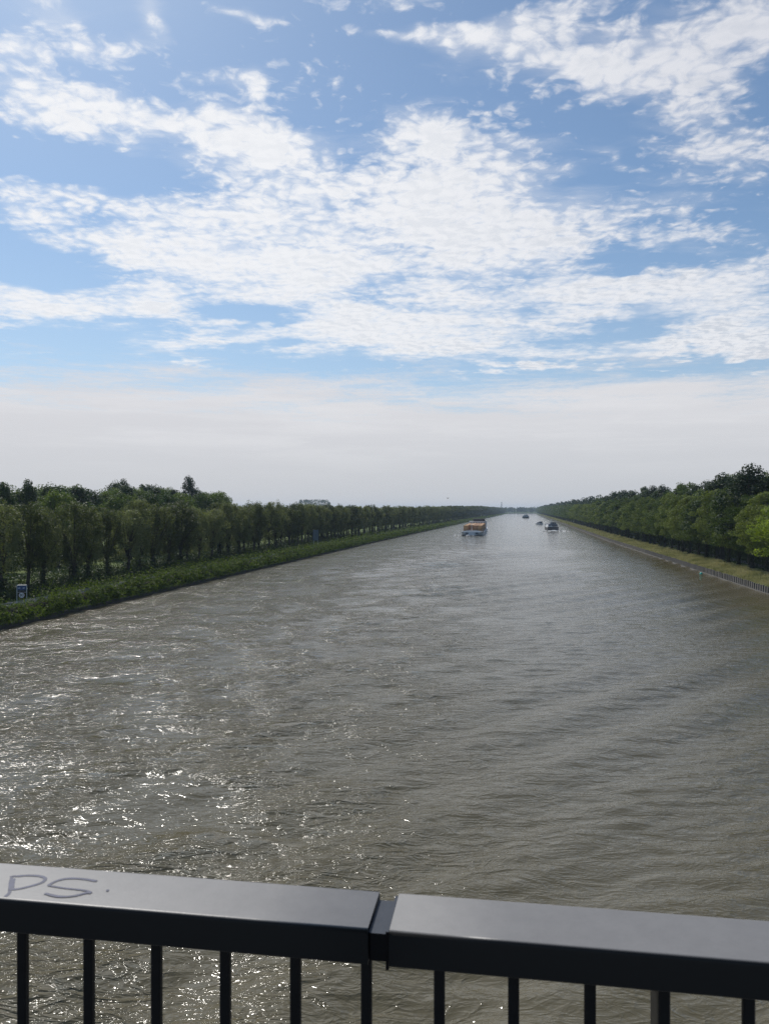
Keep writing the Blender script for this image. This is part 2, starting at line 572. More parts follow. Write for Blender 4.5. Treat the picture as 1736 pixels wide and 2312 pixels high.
def build_ground():
    ys = yline(-60.0, Y_END, 0.03, 4.0)
    vL, fL = strip(ys, [(0.0, -2.0), (0.0, 0.42), (1.4, 0.75), (3.0, 1.2), (6, 1.3), (14, 1.35), (40, 1.4), (4000, 1.5)], -1)
    vR, fR = strip(ys, [(0.0, -2.0), (0.02, 0.95), (2.5, 1.25), (6, 1.5), (14, 1.6), (40, 1.6), (4000, 1.6)], 1)
    V = vL + vR; Fq = fL + [tuple(i + len(vL) for i in f) for f in fR]
    b = len(V)
    x0, x1 = float(bankL(Y_END)), float(bankR(Y_END))
    V += [(x0, Y_END, -2), (x1, Y_END, -2), (x1, Y_END, 1.2), (x0, Y_END, 1.2),
          (x0 - 4000, Y_END, 1.5), (x1 + 4000, Y_END, 1.6), (x1 + 4000, 6000, 1.6), (x0 - 4000, 6000, 1.5), (x1, 6000, 1.5), (x0, 6000, 1.5)]
    Fq += [(b, b + 1, b + 2, b + 3), (b + 4, b + 3, b + 9, b + 7), (b + 3, b + 2, b + 8, b + 9), (b + 2, b + 5, b + 6, b + 8)]
    me = mesh_np('ground', V, Fq)
    m, nt, p = new_mat('meadow')
    pos = geo_pos(nt)
    a = noise(pos, 0.12, 5, 0.6, dim='3D'); c = noise(pos, 1.4, 4, 0.7, dim='3D')
    col = mixc(sstep(a, 0.35, 0.65), (0.050, 0.085, 0.015), (0.105, 0.145, 0.026))
    col = mixc(sstep(c, 0.45, 0.75) * 0.6, col, (0.10, 0.10, 0.04))
    nt.links.new(col, p.inputs['Base Color']); p.inputs['Roughness'].default_value = 0.9
    p.inputs['Specular IOR Level'].default_value = 0.2
    bp = nt.nodes.new('ShaderNodeBump'); bp.inputs['Distance'].default_value = 0.15
    nt.links.new(c.v, bp.inputs['Height']); nt.links.new(bp.outputs[0], p.inputs['Normal'])
    tag(link_mesh('ground', me, m), kind='structure')
    # towpath on the left bank, service track behind the right-hand trees
    pm = paint('worn_asphalt', (0.16, 0.15, 0.14), 0.9, 0.15, 0.8, bump=0.3)
    v, f = strip(yline(40, Y_END, 0.03, 3.0), [(5.2, 1.31), (8.2, 1.36)], -1)
    tag(link_mesh('towpath', mesh_np('towpath', v, f), pm), kind='structure')
    v, f = strip(yline(40, 900, 0.03, 3.0), [(10.4, 1.60), (13.0, 1.64)], 1)
    tag(link_mesh('path', mesh_np('path', v, f), pm), kind='structure')


build_ground()


# ------------------------------------------------------------------ quay walls
def build_quays():
    dark = paint('tarred_steel', (0.055, 0.050, 0.045), 0.75, 0.3, 0.7, spec=0.3)
    wood = paint('weathered_timber', (0.21, 0.19, 0.165), 0.85, 0.3, 1.2, spec=0.2, bump=0.4)
    shade = paint('wet_planking', (0.060, 0.052, 0.042), 0.7, 0.3, 0.6)
    conc = paint('stained_concrete', (0.075, 0.07, 0.06), 0.9, 0.25, 0.5, bump=0.4)
    # left: low dark sheet piling with a lip
    root = empty('quay_wall', (float(bankL(60)), 60, 0), 0, 'low dark steel quay wall under the hedge on the left bank', 'quay wall')
    inv = Vector((-root.location.x, -root.location.y, 0))
    ys = yline(40, Y_END, 0.03, 2.4)
    for nm, prof, mt in (('sheet_piling', [(-0.06, -1.0), (-0.06, 0.42)], dark), ('coping', [(-0.16, 0.30), (-0.16, 0.47), (0.25, 0.47)], dark)):
        v, f = strip(ys, prof, -1)
        v = [(a + inv.x, b_ + inv.y, c) for a, b_, c in v]
        link_mesh(nm, mesh_np(nm, v, f), mt, root)
    # right: timber piles before planking
    root = empty('timber_revetment', (float(bankR(120)), 120, 0), 0, 'timber revetment of upright grey piles along the grassy right bank', 'revetment')
    inv = Vector((-root.location.x, -root.location.y, 0))
    for nm, prof, mt in (('planking', [(-0.05, 1.0), (-0.05, -1.0)], shade), ('waling', [(-0.40, -0.4), (-0.40, 0.10), (-0.06, 0.11)][::-1], conc)):
        v, f = strip(ys, prof, 1)
        v = [(a + inv.x, b_ + inv.y, c) for a, b_, c in v]
        link_mesh(nm, mesh_np(nm, v, f), mt, root)
    rnd = random.Random(3)
    ang = -math.atan(0.168)
    y = 122.0; first = None; n = 0
    while n < 100:
        h = rnd.uniform(1.02, 1.16)
        if n % 7 == 0:
            mb = MB(); mb.box(0, 0, 0.35, 0.26, 0.50, 1.7, 0, 0.94, 0.06)
            me = mb.build('pile', wood, root); o = me
            first = me.data
        else:
            o = link_mesh('pile', first, None, root)
        o.location = (float(bankR(y)) - 0.20 + inv.x, y + inv.y, (h - 1.1))
        o.rotation_euler = (0, rnd.uniform(-.03, .03), ang + rnd.uniform(-.06, .06))
        y += 1.18; n += 1
    mb = MB()
    while y < 700:
        mb.box(float(bankR(y)) - 0.20 + inv.x, y + inv.y, 0.35 + rnd.uniform(-.05, .05), 0.26, 0.5, 1.7, ang, 0.95)
        y += 1.18
    tag(mb.build('farther_piles', wood, root), kind='stuff')


build_quays()


# ------------------------------------------------------------------ foliage
def leaves(P, size, rng, nrm=None, up=0.25, aspect=0.62):
    """one small rhombic leaf spray per point; nrm: preferred facing"""
    n = len(P)
    N = rng.normal(size=(n, 3))
    if nrm is not None: N = N * 0.55 + nrm
    N[:, 2] += up
    N /= np.linalg.norm(N, axis=1, keepdims=True) + 1e-9
    A = rng.normal(size=(n, 3))
    A -= (A * N).sum(1, keepdims=True) * N
    A /= np.linalg.norm(A, axis=1, keepdims=True) + 1e-9
    B = np.cross(N, A)
    s = (size * rng.uniform(0.6, 1.35, n))[:, None] if np.isscalar(size) else (size * rng.uniform(0.6, 1.35, n))[:, None]
    a, b = A * s * 0.5, B * s * 0.5 * aspect
    V = np.stack([P - a, P - b * 0.9 + a * 0.1, P + a, P + b * 0.9 + a * 0.1], 1).reshape(-1, 3)
    return V, np.arange(n * 4).reshape(n, 4)


def clump_points(C, Rr, per, rng, shell=0.55):
    """points in ellipsoid clumps with centres C and radii Rr (k,3), outward normals"""
    k = len(C)
    D = rng.normal(size=(k, per, 3))
    D /= np.linalg.norm(D, axis=2, keepdims=True)
    r = rng.uniform(0, 1, (k, per, 1)) ** (1 / 3.0) * (1 - shell) + shell * rng.uniform(0.75, 1.05, (k, per, 1))
    P = C[:, None, :] + D * r * Rr[:, None, :]
    return P.reshape(-1, 3), D.reshape(-1, 3)


def envelope(kind, k, rng):
    """clump centres and radii of a crown, metres, base of the trunk at 0; a tree about 15 m high"""
    ph = rng.uniform(0, 6.28, 4)
    if kind == 'willow':        # narrow vase of rising limbs
        t = rng.uniform(0, 1, k) ** 0.8
        z = 3.6 + t * 10.4
        prof = np.interp(t, [0, 0.15, 0.45, 0.75, 0.92, 1.0], [1.3, 2.2, 3.0, 3.0, 2.2, 1.0])
        th = rng.uniform(0, 6.283, k)
        rr = prof * rng.uniform(0.1, 1, k) ** 0.5 * (1 + 0.22 * np.sin(2 * th + ph[0] + t * 4) + 0.12 * np.sin(5 * th + ph[1]))
        C = np.stack([rr * np.cos(th), rr * np.sin(th), z + rng.normal(0, .3, k)], 1)
        s = rng.uniform(0.55, 1.0, k)
        Rr = np.stack([s * .75, s * .75, s * 1.25], 1)
    elif kind == 'locust':      # broad, layered, fluffy sprays that droop
        t = rng.uniform(0, 1, k)
        z = 4.4 + t * 10.2
        prof = np.interp(t, [0, 0.12, 0.35, 0.6, 0.85, 1.0], [2.6, 4.3, 5.0, 4.5, 3.0, 0.8])
        th = rng.uniform(0, 6.283, k)
        rr = prof * rng.uniform(0.08, 1, k) ** 0.42 * (1 + 0.18 * np.sin(3 * th + ph[0] + t * 5) + 0.12 * np.sin(5 * th + ph[2]))
        C = np.stack([rr * np.cos(th), rr * np.sin(th), z - rr * 0.12 + rng.normal(0, .3, k)], 1)
        s = rng.uniform(0.8, 1.7, k)
        Rr = np.stack([s, s, s * .55], 1)
    elif kind == 'poplar':      # tall with several heads
        t = rng.uniform(0, 1, k)
        z = 3.0 + t * 11.6
        prof = np.interp(t, [0, 0.2, 0.5, 0.8, 1.0], [1.6, 3.3, 3.6, 2.6, 0.6])
        th = rng.uniform(0, 6.283, k)
        rr = prof * rng.uniform(0.1, 1, k) ** 0.45 * (1 + 0.3 * np.sin(2 * th + ph[0] + t * 6) + 0.15 * np.sin(4 * th + ph[1]))
        C = np.stack([rr * np.cos(th), rr * np.sin(th), z + 0.9 * np.sin(th * 2 + ph[3]) * t], 1)
        s = rng.uniform(0.6, 1.15, k)
        Rr = np.stack([s, s, s * 1.05], 1)
    else:                       # 'ash': rounded and dense
        t = rng.uniform(0, 1, k)
        z = 3.6 + t * 10.6
        prof = np.interp(t, [0, 0.15, 0.45, 0.75, 0.93, 1.0], [2.5, 4.2, 4.9, 4.1, 2.4, 0.9])
        th = rng.uniform(0, 6.283, k)
        rr = prof * rng.uniform(0.15, 1, k) ** 0.38 * (1 + 0.16 * np.sin(3 * th + ph[0] + t * 3) + 0.12 * np.sin(6 * th + ph[1]))
        C = np.stack([rr * np.cos(th), rr * np.sin(th), z + rng.normal(0, .35, k)], 1)
        s = rng.uniform(0.75, 1.25, k)
        Rr = np.stack([s, s, s * .85], 1)
    return C, Rr


def crown_mesh(kind, seed, k, per, size):
    rng = np.random.default_rng(seed)
    C, Rr = envelope(kind, k, rng)
    P, D = clump_points(C, Rr, per, rng)
    if kind == 'locust':
        P[:, 2] -= 0.10 * np.hypot(D[:, 0], D[:, 1]) * rng.uniform(0, 2, len(P))
    V, Fq = leaves(P, size, rng, D * 0.8, 0.3, 0.5 if kind == 'willow' else 0.7)
    return mesh_np('crown', V, Fq), C


def trunk_mesh(kind, seed, C, mat, detail=True):
    """tapered trunk with limbs reaching the clumps of the crown"""
    rnd = random.Random(seed)
    mb = MB()
    lean = Vector((rnd.uniform(-.25, .25), rnd.uniform(-.25, .25), 0))
    fork = {'willow': 3.4, 'locust': 4.6, 'poplar': 5.5, 'ash': 3.6}[kind]
    r0 = 0.34 if kind != 'poplar' else 0.4
    n = 9 if detail else 6
    pts = [(Vector((0, 0, -0.3)), r0 * 1.35), (Vector((0, 0, 0.4)), r0), (lean * 0.5 + Vector((0, 0, fork * .6)), r0 * 0.82),
           (lean + Vector((0, 0, fork)), r0 * 0.75)]
    if kind != 'willow': pts += [(lean * 1.5 + Vector((0, 0, fork + 4)), r0 * .5), (lean * 1.6 + Vector((0, 0, 12.2)), r0 * .12)]
    for (a, ra), (b, rb) in zip(pts[:-1], pts[1:]): mb.tube(a, b, ra, rb, n)
    base = pts[3][0]
    order = sorted(range(len(C)), key=lambda i: -C[i][2])
    picks = order[::max(1, len(order) // (16 if detail else 6))]
    for i in picks:
        tip = Vector(C[i])
        start = base if kind == 'willow' else base.lerp(Vector((lean.x * 1.5, lean.y * 1.5, 11)), max(0, min(.8, (tip.z - 6) / 10)))
        mid = start.lerp(tip, 0.5) + Vector((rnd.uniform(-.3, .3), rnd.uniform(-.3, .3), -0.5 if kind != 'willow' else -0.2))
        if kind == 'willow': mid.z += 0.2; mid.x *= 0.75; mid.y *= 0.75
        ra = r0 * rnd.uniform(.3, .45)
        mb.tube(start, mid, ra, ra * .6, 6 if detail else 4)
        mb.tube(mid, tip, ra * .6, ra * .15, 5 if detail else 3)
    o = mb.build('trunk', mat)
    me = o.data
    bpy.data.objects.remove(o)
    return me


def ivy_mesh(seed, n=420, h=4.5, r=0.75, size=0.34):
    rng = np.random.default_rng(seed)
    z = rng.uniform(0.0, h, n); th = rng.uniform(0, 6.283, n)
    rr = r * (0.45 + 0.55 * rng.uniform(0, 1, n)) * (1.15 - 0.35 * z / h) * (1 + .25 * np.sin(z * 2 + seed))
    P = np.stack([rr * np.cos(th), rr * np.sin(th), z], 1)
    D = np.stack([np.cos(th), np.sin(th), np.zeros(n)], 1)
    V, Fq = leaves(P, size, rng, D, -0.1)
    return mesh_np('ivy', V, Fq)


ORD = ('first second third fourth fifth sixth seventh eighth ninth tenth eleventh twelfth thirteenth fourteenth fifteenth sixteenth '
       'seventeenth eighteenth nineteenth twentieth').split()
ORD += ['twenty-' + w for w in ORD[:9]] + ['thirtieth'] + ['thirty-' + w for w in ORD[:9]] + ['fortieth']


def build_trees():
    bark = paint('bark', (0.060, 0.052, 0.042), 0.95, 0.3, 2.5, spec=0.15)
    M = {
        'willow': leaf_mat('willow_leaves', (0.060, 0.073, 0.032), (0.190, 0.202, 0.104), 0.42),
        'locust': leaf_mat('locust_leaves', (0.044, 0.072, 0.015), (0.155, 0.185, 0.045), 0.38),
        'poplar': leaf_mat('poplar_leaves', (0.022, 0.040, 0.014), (0.060, 0.088, 0.030), 0.22),
        'ash': leaf_mat('ash_leaves', (0.036, 0.064, 0.014), (0.125, 0.165, 0.042), 0.36),
    }
    ivy_m = leaf_mat('ivy_leaves', (0.014, 0.024, 0.008), (0.038, 0.056, 0.018), 0.15)
    protos = {}
    # (clumps, leaves per clump, leaf size)
    spec = {'willow': ((150, 85, 0.26), (90, 40, 0.46)), 'locust': ((125, 150, 0.27), (80, 62, 0.50)),
            'poplar': ((150, 80, 0.32), (90, 36, 0.55)), 'ash': ((190, 80, 0.32), (100, 40, 0.56))}
    for ki, kind in enumerate(spec):
        for lod in (0, 1):
            k, per, size = spec[kind][lod]
            for s in range(5 if lod == 0 else 3):
                seed = 100 * ki + 10 * lod + s
                cm, C = crown_mesh(kind, seed, k, per, size)
                cm.materials.append(M[kind])
                tm = trunk_mesh(kind, seed, C, bark, lod == 0)
                protos[kind, lod, s] = (cm, tm)
    ivies = [ivy_mesh(i) for i in range(3)]
    for i in ivies: i.materials.append(ivy_m)
    rnd = random.Random(11)

    def tree(name, kind, x, y, z, h, label, group, width=1.0, ivy=False):
        lod = 0 if y < 330 else 1
        s = rnd.randrange(5 if lod == 0 else 3)
        r = empty(name, (x, y, z), rnd.uniform(0, 6.28), label, 'tree', group)
        k = h / 15.0
        r.scale = (k * width, k * width * rnd.uniform(.9, 1.1), k)
        r.rotation_euler = (rnd.uniform(-.035, .035), rnd.uniform(-.035, .035), r.rotation_euler.z)
        cm, tm = protos[kind, lod, s]
        link_mesh('crown', cm, None, r)
        link_mesh('trunk', tm, None, r)
        if ivy and y < 420:
            i = link_mesh('ivy', ivies[rnd.randrange(3)], None, r)
            i.scale = (rnd.uniform(.75, 1.15),) * 2 + (rnd.uniform(.6, 1.0),)
        return r

    far = []          # (kind, x, y, z, h, width) beyond the individual ones

    # --- left bank, waterside row of slender trees
    y, n = 108.0, 0
    while y < Y_END - 20:
        x = float(bankL(y, 13.2)) + rnd.uniform(-.5, .5)
        h = rnd.uniform(12.2, 14.2) + min(1.0, (y - 100) / 160) + min(4.0, max(0, (y - 500) / 200))
        w = rnd.uniform(1.02, 1.30)
        if n < 112:
            lab = (ORD[n] + ' slender grey-green tree from the photo edge, in the left bank row behind the hedge') if n < 40 else \
                'slender grey-green tree far along the left bank row, past the grey sign'
            tree('slender_tree', 'willow', x, y, 1.35, h, lab, 'slender trees in the left bank row', w, ivy=rnd.random() < 0.6)
        else: far.append(('willow', x, y, 1.35, h, w))
        n += 1
        y += rnd.uniform(4.6, 6.6) if rnd.random() > 0.06 else 9.0
    # --- left bank, second row
    y, n = 150.0, 0
    while y < Y_END - 20:
        x = float(bankL(y, 22.5)) + rnd.uniform(-2, 2)
        h = rnd.uniform(12.4, 13.6) + min(4.5, max(0, (y - 450) / 200)) + (1.0 if rnd.random() < .2 else 0)
        w = rnd.uniform(1.0, 1.25)
        if y > 235:
            if n < 34:
                tree('rounded_tree', 'ash', x, y, 1.4, h, 'rounded green tree whose top shows over the left bank row, right of the tall poplars',
                     'rounded trees behind the left bank row', w)
            else: far.append(('ash', x, y, 1.4, h, w))
            n += 1
        y += rnd.uniform(8, 13)
    # --- the wood on the far side of the meadow, left
    wood = []
    for gy in range(9):
        for gx in range(4):
            y = 148 + gy * 13.5 + rnd.uniform(-3, 3); u = 40 + gx * 11 + rnd.uniform(-3, 3) + (gx % 2) * 3
            x = float(bankL(y, u))
            if abs(x / y) > 0.60: continue
            wood.append((x, y, rnd.uniform(15.8, 16.8) + gx * 0.7 + (y - 150) * 0.012))
    for i, (x, y, h) in enumerate(wood):
        tree('broadleaf_tree', 'ash' if i % 4 else 'poplar', x, y, 1.4, h,
             'broad leafy tree of the wood rising behind the left bank row, above the blue sign', 'trees of the wood across the meadow', 1.1)
    # --- taller trees seen over the row: photo column, distance, height, kind, label
    talls = [(262, 300, 22.6, 'poplar', 'tall dark tree over the row, directly left of a dark pointed one'),
             (285, 290, 22.2, 'poplar', 'tall dark pointed tree over the row, between two broader ones'),
             (305, 300, 21.0, 'ash', 'tall dark rounded tree ending the wood above the row'),
             (322, 330, 21.6, 'poplar', 'small dark pointed treetop alone above the row'),
             (338, 340, 22.2, 'poplar', 'dark treetop between the pointed treetop and the twin-headed tree'),
             (358, 320, 21.6, 'poplar', 'twin-headed dark tree above the left row'),
             (374, 325, 21.4, 'ash', 'bushy dark treetop next to the twin-headed tree'),
             (396, 330, 20.0, 'ash', 'low rounded treetop just before the tallest poplar'),
             (430, 300, 23.8, 'poplar', 'tallest dark poplar standing clear above the left row'),
             (447, 310, 20.2, 'ash', 'grey-green treetop leaning against the tallest poplar'),
             (470, 315, 19.6, 'ash', 'second treetop after the tallest poplar'),
             (496, 320, 20.0, 'ash', 'last raised treetop to the right of the tallest poplar')]
    for px, y, h, kind, lab in talls:
        tree('tall_tree', kind, (px - 868) / F * y, y, 1.4, h, lab, 'tall trees showing above the left row', 1.0 if kind == 'ash' else 0.85)
    # --- right bank, waterside row of light green trees
    y, n = 130.0, 0
    sizes = {0: (16.4, 1.25), 1: (15.6, .95), 2: (15.2, .95), 3: (16.8, 1.0)}
    while y < Y_END - 20:
        u = 6.6 if n else 6.0
        x = float(bankR(y, u)) + rnd.uniform(-.4, .4)
        h = rnd.uniform(14.8, 17.0) + min(3.0, max(0, (y - 600) / 400)); w = rnd.uniform(.86, 1.02)
        if n in sizes: h, w = sizes[n]
        if n < 64:
            if n == 0: lab = 'big bright yellow-green tree cut off by the right photo edge'
            elif n < 31: lab = ORD[n - 1] + ' tree after the bright cut-off one, in the light green right bank row'
            else: lab = 'small-looking light green tree in the far stretch of the right bank row'
            tr = tree('light_green_tree', 'locust', x, y, 1.5, h, lab, 'light green trees in the right bank row', w, ivy=True)
            if n == 0:
                for c_ in tr.children:
                    if c_.name.startswith('crown'):
                        c_.data = c_.data.copy(); c_.data.materials.clear()
                        c_.data.materials.append(leaf_mat('bright_locust_leaves', (0.110, 0.155, 0.020), (0.310, 0.370, 0.060), 0.50))
        else: far.append(('locust', x, y, 1.5, h, w))
        n += 1
        y += rnd.uniform(7.4, 10.0) if n > 1 else 16.0
    # --- right bank, dark trees behind
    y, n = 150.0, 0
    lead = [(83.5, 164, 20.0), (76.6, 161, 20.0), (81.5, 186, 19.4), (92.5, 190, 20.5)]
    while y < Y_END - 20:
        x = float(bankR(y, 17.5 + rnd.uniform(-2, 3)))
        if n < 4: x, y = lead[n][:2]
        h = rnd.uniform(18.6, 21.6) + min(1.5, max(0, (y - 600) / 500)); w = rnd.uniform(.85, 1.05)
        if n < 4: h = lead[n][2]; w = 1.1; y = 192.0 if n == 3 else y
        if n < 40:
            if n < 12: lab = ORD[n] + ' dark tree from the photo edge, behind the light green right bank row'
            else: lab = 'dark treetop farther along behind the light green right bank row'
            tree('dark_tree', 'poplar' if n % 3 else 'ash', x, y, 1.6, h, lab, 'dark trees behind the right bank row', w * 1.15)
        else: far.append(('poplar', x, y, 1.6, h, w * 1.2))
        n += 1
        y += rnd.uniform(8, 12)
    # --- everything farther off, and the wood that closes the canal
    for i in range(230):
        t = i / 229
        x = float(bankL(Y_END)) - 240 + t * 600 + rnd.uniform(-3, 3)
        far.append((('ash', 'poplar', 'locust')[i % 3], x, Y_END + 14 + rnd.uniform(0, 60), 1.4, rnd.uniform(17, 24), 1.3))
    rng = np.random.default_rng(77)
    acc = {k: ([], [], 0) for k in M}
    Vs, Fs, Ms, off = [], [], [], 0
    order = {k: i for i, k in enumerate(M)}
    small = {}
    for kind in M:
        for s in range(4):
            C, Rr = envelope(kind, 42, np.random.default_rng(900 + s))
            P, D = clump_points(C, Rr * 1.25, 9, rng)
            small[kind, s] = leaves(P, 1.25, rng, D * 0.8, 0.3)
    for (kind, x, y, z, h, w) in far:
        V, Fq = small[kind, rnd.randrange(4)]
        a = rnd.uniform(0, 6.28); c, s_ = math.cos(a), math.sin(a); k = h / 15
        V2 = np.stack([(V[:, 0] * c - V[:, 1] * s_) * k * w + x, (V[:, 0] * s_ + V[:, 1] * c) * k * w + y, V[:, 2] * k + z], 1)
        Vs.append(V2); Fs.append(Fq + off); off += len(V2); Ms.append(np.full(len(Fq), order[kind], np.int32))
        # trunk as a slim prism
        tv = [(x - .3, y, z - .2), (x + .3, y, z - .2), (x + .2, y, z + h * .6), (x - .2, y, z + h * .6)]
        Vs.append(np.array(tv)); Fs.append(np.array([[0, 1, 2, 3]]) + off); off += 4; Ms.append(np.array([4], np.int32))
    me = mesh_np('distant_woods', np.concatenate(Vs), np.concatenate(Fs))
    for k in M: me.materials.append(M[k])
    me.materials.append(bark)
    me.polygons.foreach_set('material_index', np.concatenate(Ms))
    tag(link_mesh('distant_woods', me, None), 'long ranks of trees fading into haze down both banks of the canal', 'woods', kind='stuff')
    # the flat-topped poplar grove on the skyline
    P, D = [], []
    C = np.stack([rng.uniform(-29, 29, 520), rng.uniform(-9, 9, 520), rng.uniform(8, 30.5, 520)], 1)
    edge = np.abs(C[:, 0]) / 29
    C[:, 2] = np.minimum(C[:, 2], 30.2 - 7 * np.clip(edge - .86, 0, 1) / .14) + np.sin(C[:, 0] * 1.15) * .5
    C[:, 0] *= 1.0 - 0.05 * np.clip((C[:, 2] - 24) / 4, 0, 1)
    P, D = clump_points(C, np.full((520, 3), 1.9), 34, rng)
    V, Fq = leaves(P, 1.0, rng, D, .3)
    g = link_mesh('poplar_grove', mesh_np('poplar_grove', V, Fq), leaf_mat('hazed_poplar_leaves', (0.060, 0.085, 0.060), (0.100, 0.130, 0.095), 0.3))  # distance haze partly mixed into the leaf colour as pale blue-grey
    yy = 1800.0
    g.scale = (1.28, 1.28, 1.155)
    g.location = ((709 - 868) / F * yy, yy, 1.4)
    tag(g, 'flat-topped block of hazy blue-green poplars on the skyline', 'grove', kind='stuff')
    return bark, M, ivy_m


bark, LEAF, IVY = build_trees()


# ------------------------------------------------------------------ hedge, undergrowth, tall grass
def build_low_plants():
    rng = np.random.default_rng(21)
    hm = leaf_mat('hedge_leaves', (0.056, 0.088, 0.014), (0.245, 0.285, 0.055), 0.50, scale=0.9)
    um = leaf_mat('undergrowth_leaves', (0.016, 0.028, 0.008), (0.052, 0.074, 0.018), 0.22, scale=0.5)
    core = paint('hedge_twigs', (0.022, 0.020, 0.014), 1.0, 0.3, 1.5, spec=0.1)
    # hedge: bumpy shell of leaves; it dips in front of the sign
    dip = lambda y: 1.0 - 0.42 * np.exp(-((y - 94.0) / 4.0) ** 2)
    Vs, Fs, off = [], [], 0
    for (y0, y1, dens, size) in ((70, 150, 150, 0.24), (150, 260, 80, 0.32), (260, 500, 24, 0.55), (500, 1100, 7, 0.95), (1100, 2800, 2.2, 1.6)):
        n = int((y1 - y0) * dens)
        y = rng.uniform(y0, y1, n)
        b = 1.06 + 0.26 * np.sin(y * 1.75 + 1.6 * np.sin(y * .31)) + 0.13 * np.sin(y * 0.63 + 1) + 0.10 * np.sin(y * 4.1 + np.sin(y))
        th = rng.uniform(-0.30, math.pi + 0.15, n)
        r = np.clip(rng.normal(0.93, 0.13, n), 0.3, 1.25)
        uu = 1.55 - np.cos(th) * 1.85 * r * (0.8 + 0.2 * b) + np.maximum(np.sin(th), 0) * 0.75
        z = 0.70 + np.maximum(np.sin(th), -.12) * 2.35 * r * b * dip(y)
        P = np.stack([bankL(y, uu), y, z], 1)
        D = np.stack([np.cos(th), rng.normal(0, .3, n), np.sin(th)], 1)
        V, Fq = leaves(P, size, rng, D * .35, .55, 0.55)
        Vs.append(V); Fs.append(Fq + off); off += len(V)
    # the bushes that make it up: lumps of leaves, uneven in height
    for (y0, y1, step, per, size) in ((72, 170, .34, 120, .25), (170, 330, .5, 70, .36), (330, 640, 1.0, 34, .6)):
        n = int((y1 - y0) / step)
        y = rng.uniform(y0, y1, n); t = rng.uniform(0, 1, n)
        uu = -0.15 + t * 2.9
        zz = 0.9 + np.sin(t * 2.2 + .25) * rng.uniform(0.35, 1.62, n) + .22 * np.sin(y * 1.3)
        zz = 0.7 + (zz - 0.7) * dip(y)
        s_ = rng.uniform(.5, .95, n) * (0.4 + 0.6 * dip(y))
        C = np.stack([bankL(y, uu), y, zz], 1)
        P, D = clump_points(C, np.stack([s_, s_, s_ * .9], 1), per, rng, .6)
        V, Fq = leaves(P, size, rng, D * .5, .5, .6)
        Vs.append(V); Fs.append(Fq + off); off += len(V)
    # twigs hanging over the wall to the water
    n = 16000
    y = 72 + 330 * rng.uniform(0, 1, n) ** 1.5
    P = np.stack([bankL(y, rng.uniform(-.55, .35, n)), y, .28 + rng.uniform(0, 1, n) ** .8 * (1.3 + .3 * np.sin(y * 1.3))], 1)
    V, Fq = leaves(P, 0.27, rng, np.tile([.5, 0, .1], (n, 1)), .2, .55)
    Vs.append(V); Fs.append(Fq + off); off += len(V)
    # shoots standing out of the top
    n = 2600
    y = 75 + 230 * rng.uniform(0, 1, n) ** 1.6
    P = np.stack([bankL(y, rng.uniform(0.6, 3.0, n)), y, 0.6 + (rng.uniform(2.6, 3.5, n) - 0.6) * dip(y)], 1)
    V, Fq = leaves(P, 0.26, rng, None, .0, .35)
    Vs.append(V); Fs.append(Fq + off); off += len(V)
    me = mesh_np('foliage', np.concatenate(Vs), np.concatenate(Fs))
    x0, y0 = float(bankL(90)), 90.0
    root = empty('hedge', (x0, y0, 0.5), 0, 'long bumpy green hedge along the water on the left bank', 'hedge')
    o = link_mesh('foliage', me, hm, root); o.location = (-x0, -y0, -0.5)
    ys = yline(68, Y_END - 30, 0.02, 0.9)
    prof = [(0.9, 0.5), (0.9, 1.0), (1.3, 1.6), (2.0, 1.9), (2.6, 1.6), (2.9, 1.0)]
    v, f = strip(ys, prof, -1)
    v = [(a - x0 + random.Random(i).uniform(-.12, .12), b_ - y0, c - 0.5 + random.Random(i + 9).uniform(-.15, .12) * (c > 1)) for i, (a, b_, c) in enumerate(v)]
    link_mesh('twigs', mesh_np('twigs', v, f), core, root)

    # undergrowth: bushes between and behind the trunks
    def bushes(side, specs, name, label, mat):
        Vs, Fs, off = [], [], 0
        for (ya, yb, ua, ub, step, h, per, size) in specs:
            n = int((yb - ya) / step)
            y = rng.uniform(ya, yb, n); u = rng.uniform(ua, ub, n)
            base = 1.35 if side < 0 else 1.55
            hh = rng.uniform(0.35, 1.0, n) ** 1.2 * h
            fx = bankL if side < 0 else bankR
            C = np.stack([fx(y, u), y, base + hh * .42], 1)
            Rr = np.stack([hh * .75, hh * .75, hh * .55], 1)
            P, D = clump_points(C, Rr, per, rng, .7)
            P[:, 2] = np.maximum(P[:, 2], base)
            V, Fq = leaves(P, size, rng, D * .6, .2)
            Vs.append(V); Fs.append(Fq + off); off += len(V)
        me = mesh_np(name, np.concatenate(Vs), np.concatenate(Fs))
        tag(link_mesh(name, me, mat), label, 'undergrowth', kind='stuff')
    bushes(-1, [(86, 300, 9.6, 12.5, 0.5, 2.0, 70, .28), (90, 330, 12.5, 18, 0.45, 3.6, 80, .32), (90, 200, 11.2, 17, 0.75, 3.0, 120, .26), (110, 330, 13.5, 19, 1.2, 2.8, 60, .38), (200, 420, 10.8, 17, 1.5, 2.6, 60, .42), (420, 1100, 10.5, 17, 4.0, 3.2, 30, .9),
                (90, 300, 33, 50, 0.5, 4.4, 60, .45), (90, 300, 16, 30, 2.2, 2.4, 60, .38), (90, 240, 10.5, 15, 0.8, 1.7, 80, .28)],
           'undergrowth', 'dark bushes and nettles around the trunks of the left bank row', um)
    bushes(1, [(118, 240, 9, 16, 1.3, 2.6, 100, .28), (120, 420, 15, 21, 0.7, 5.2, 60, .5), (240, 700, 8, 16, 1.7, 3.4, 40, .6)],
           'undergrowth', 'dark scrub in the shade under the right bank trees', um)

    # tall grass on both banks
    gm, nt, p = new_mat('seeding_grass')
    pos = geo_pos(nt)
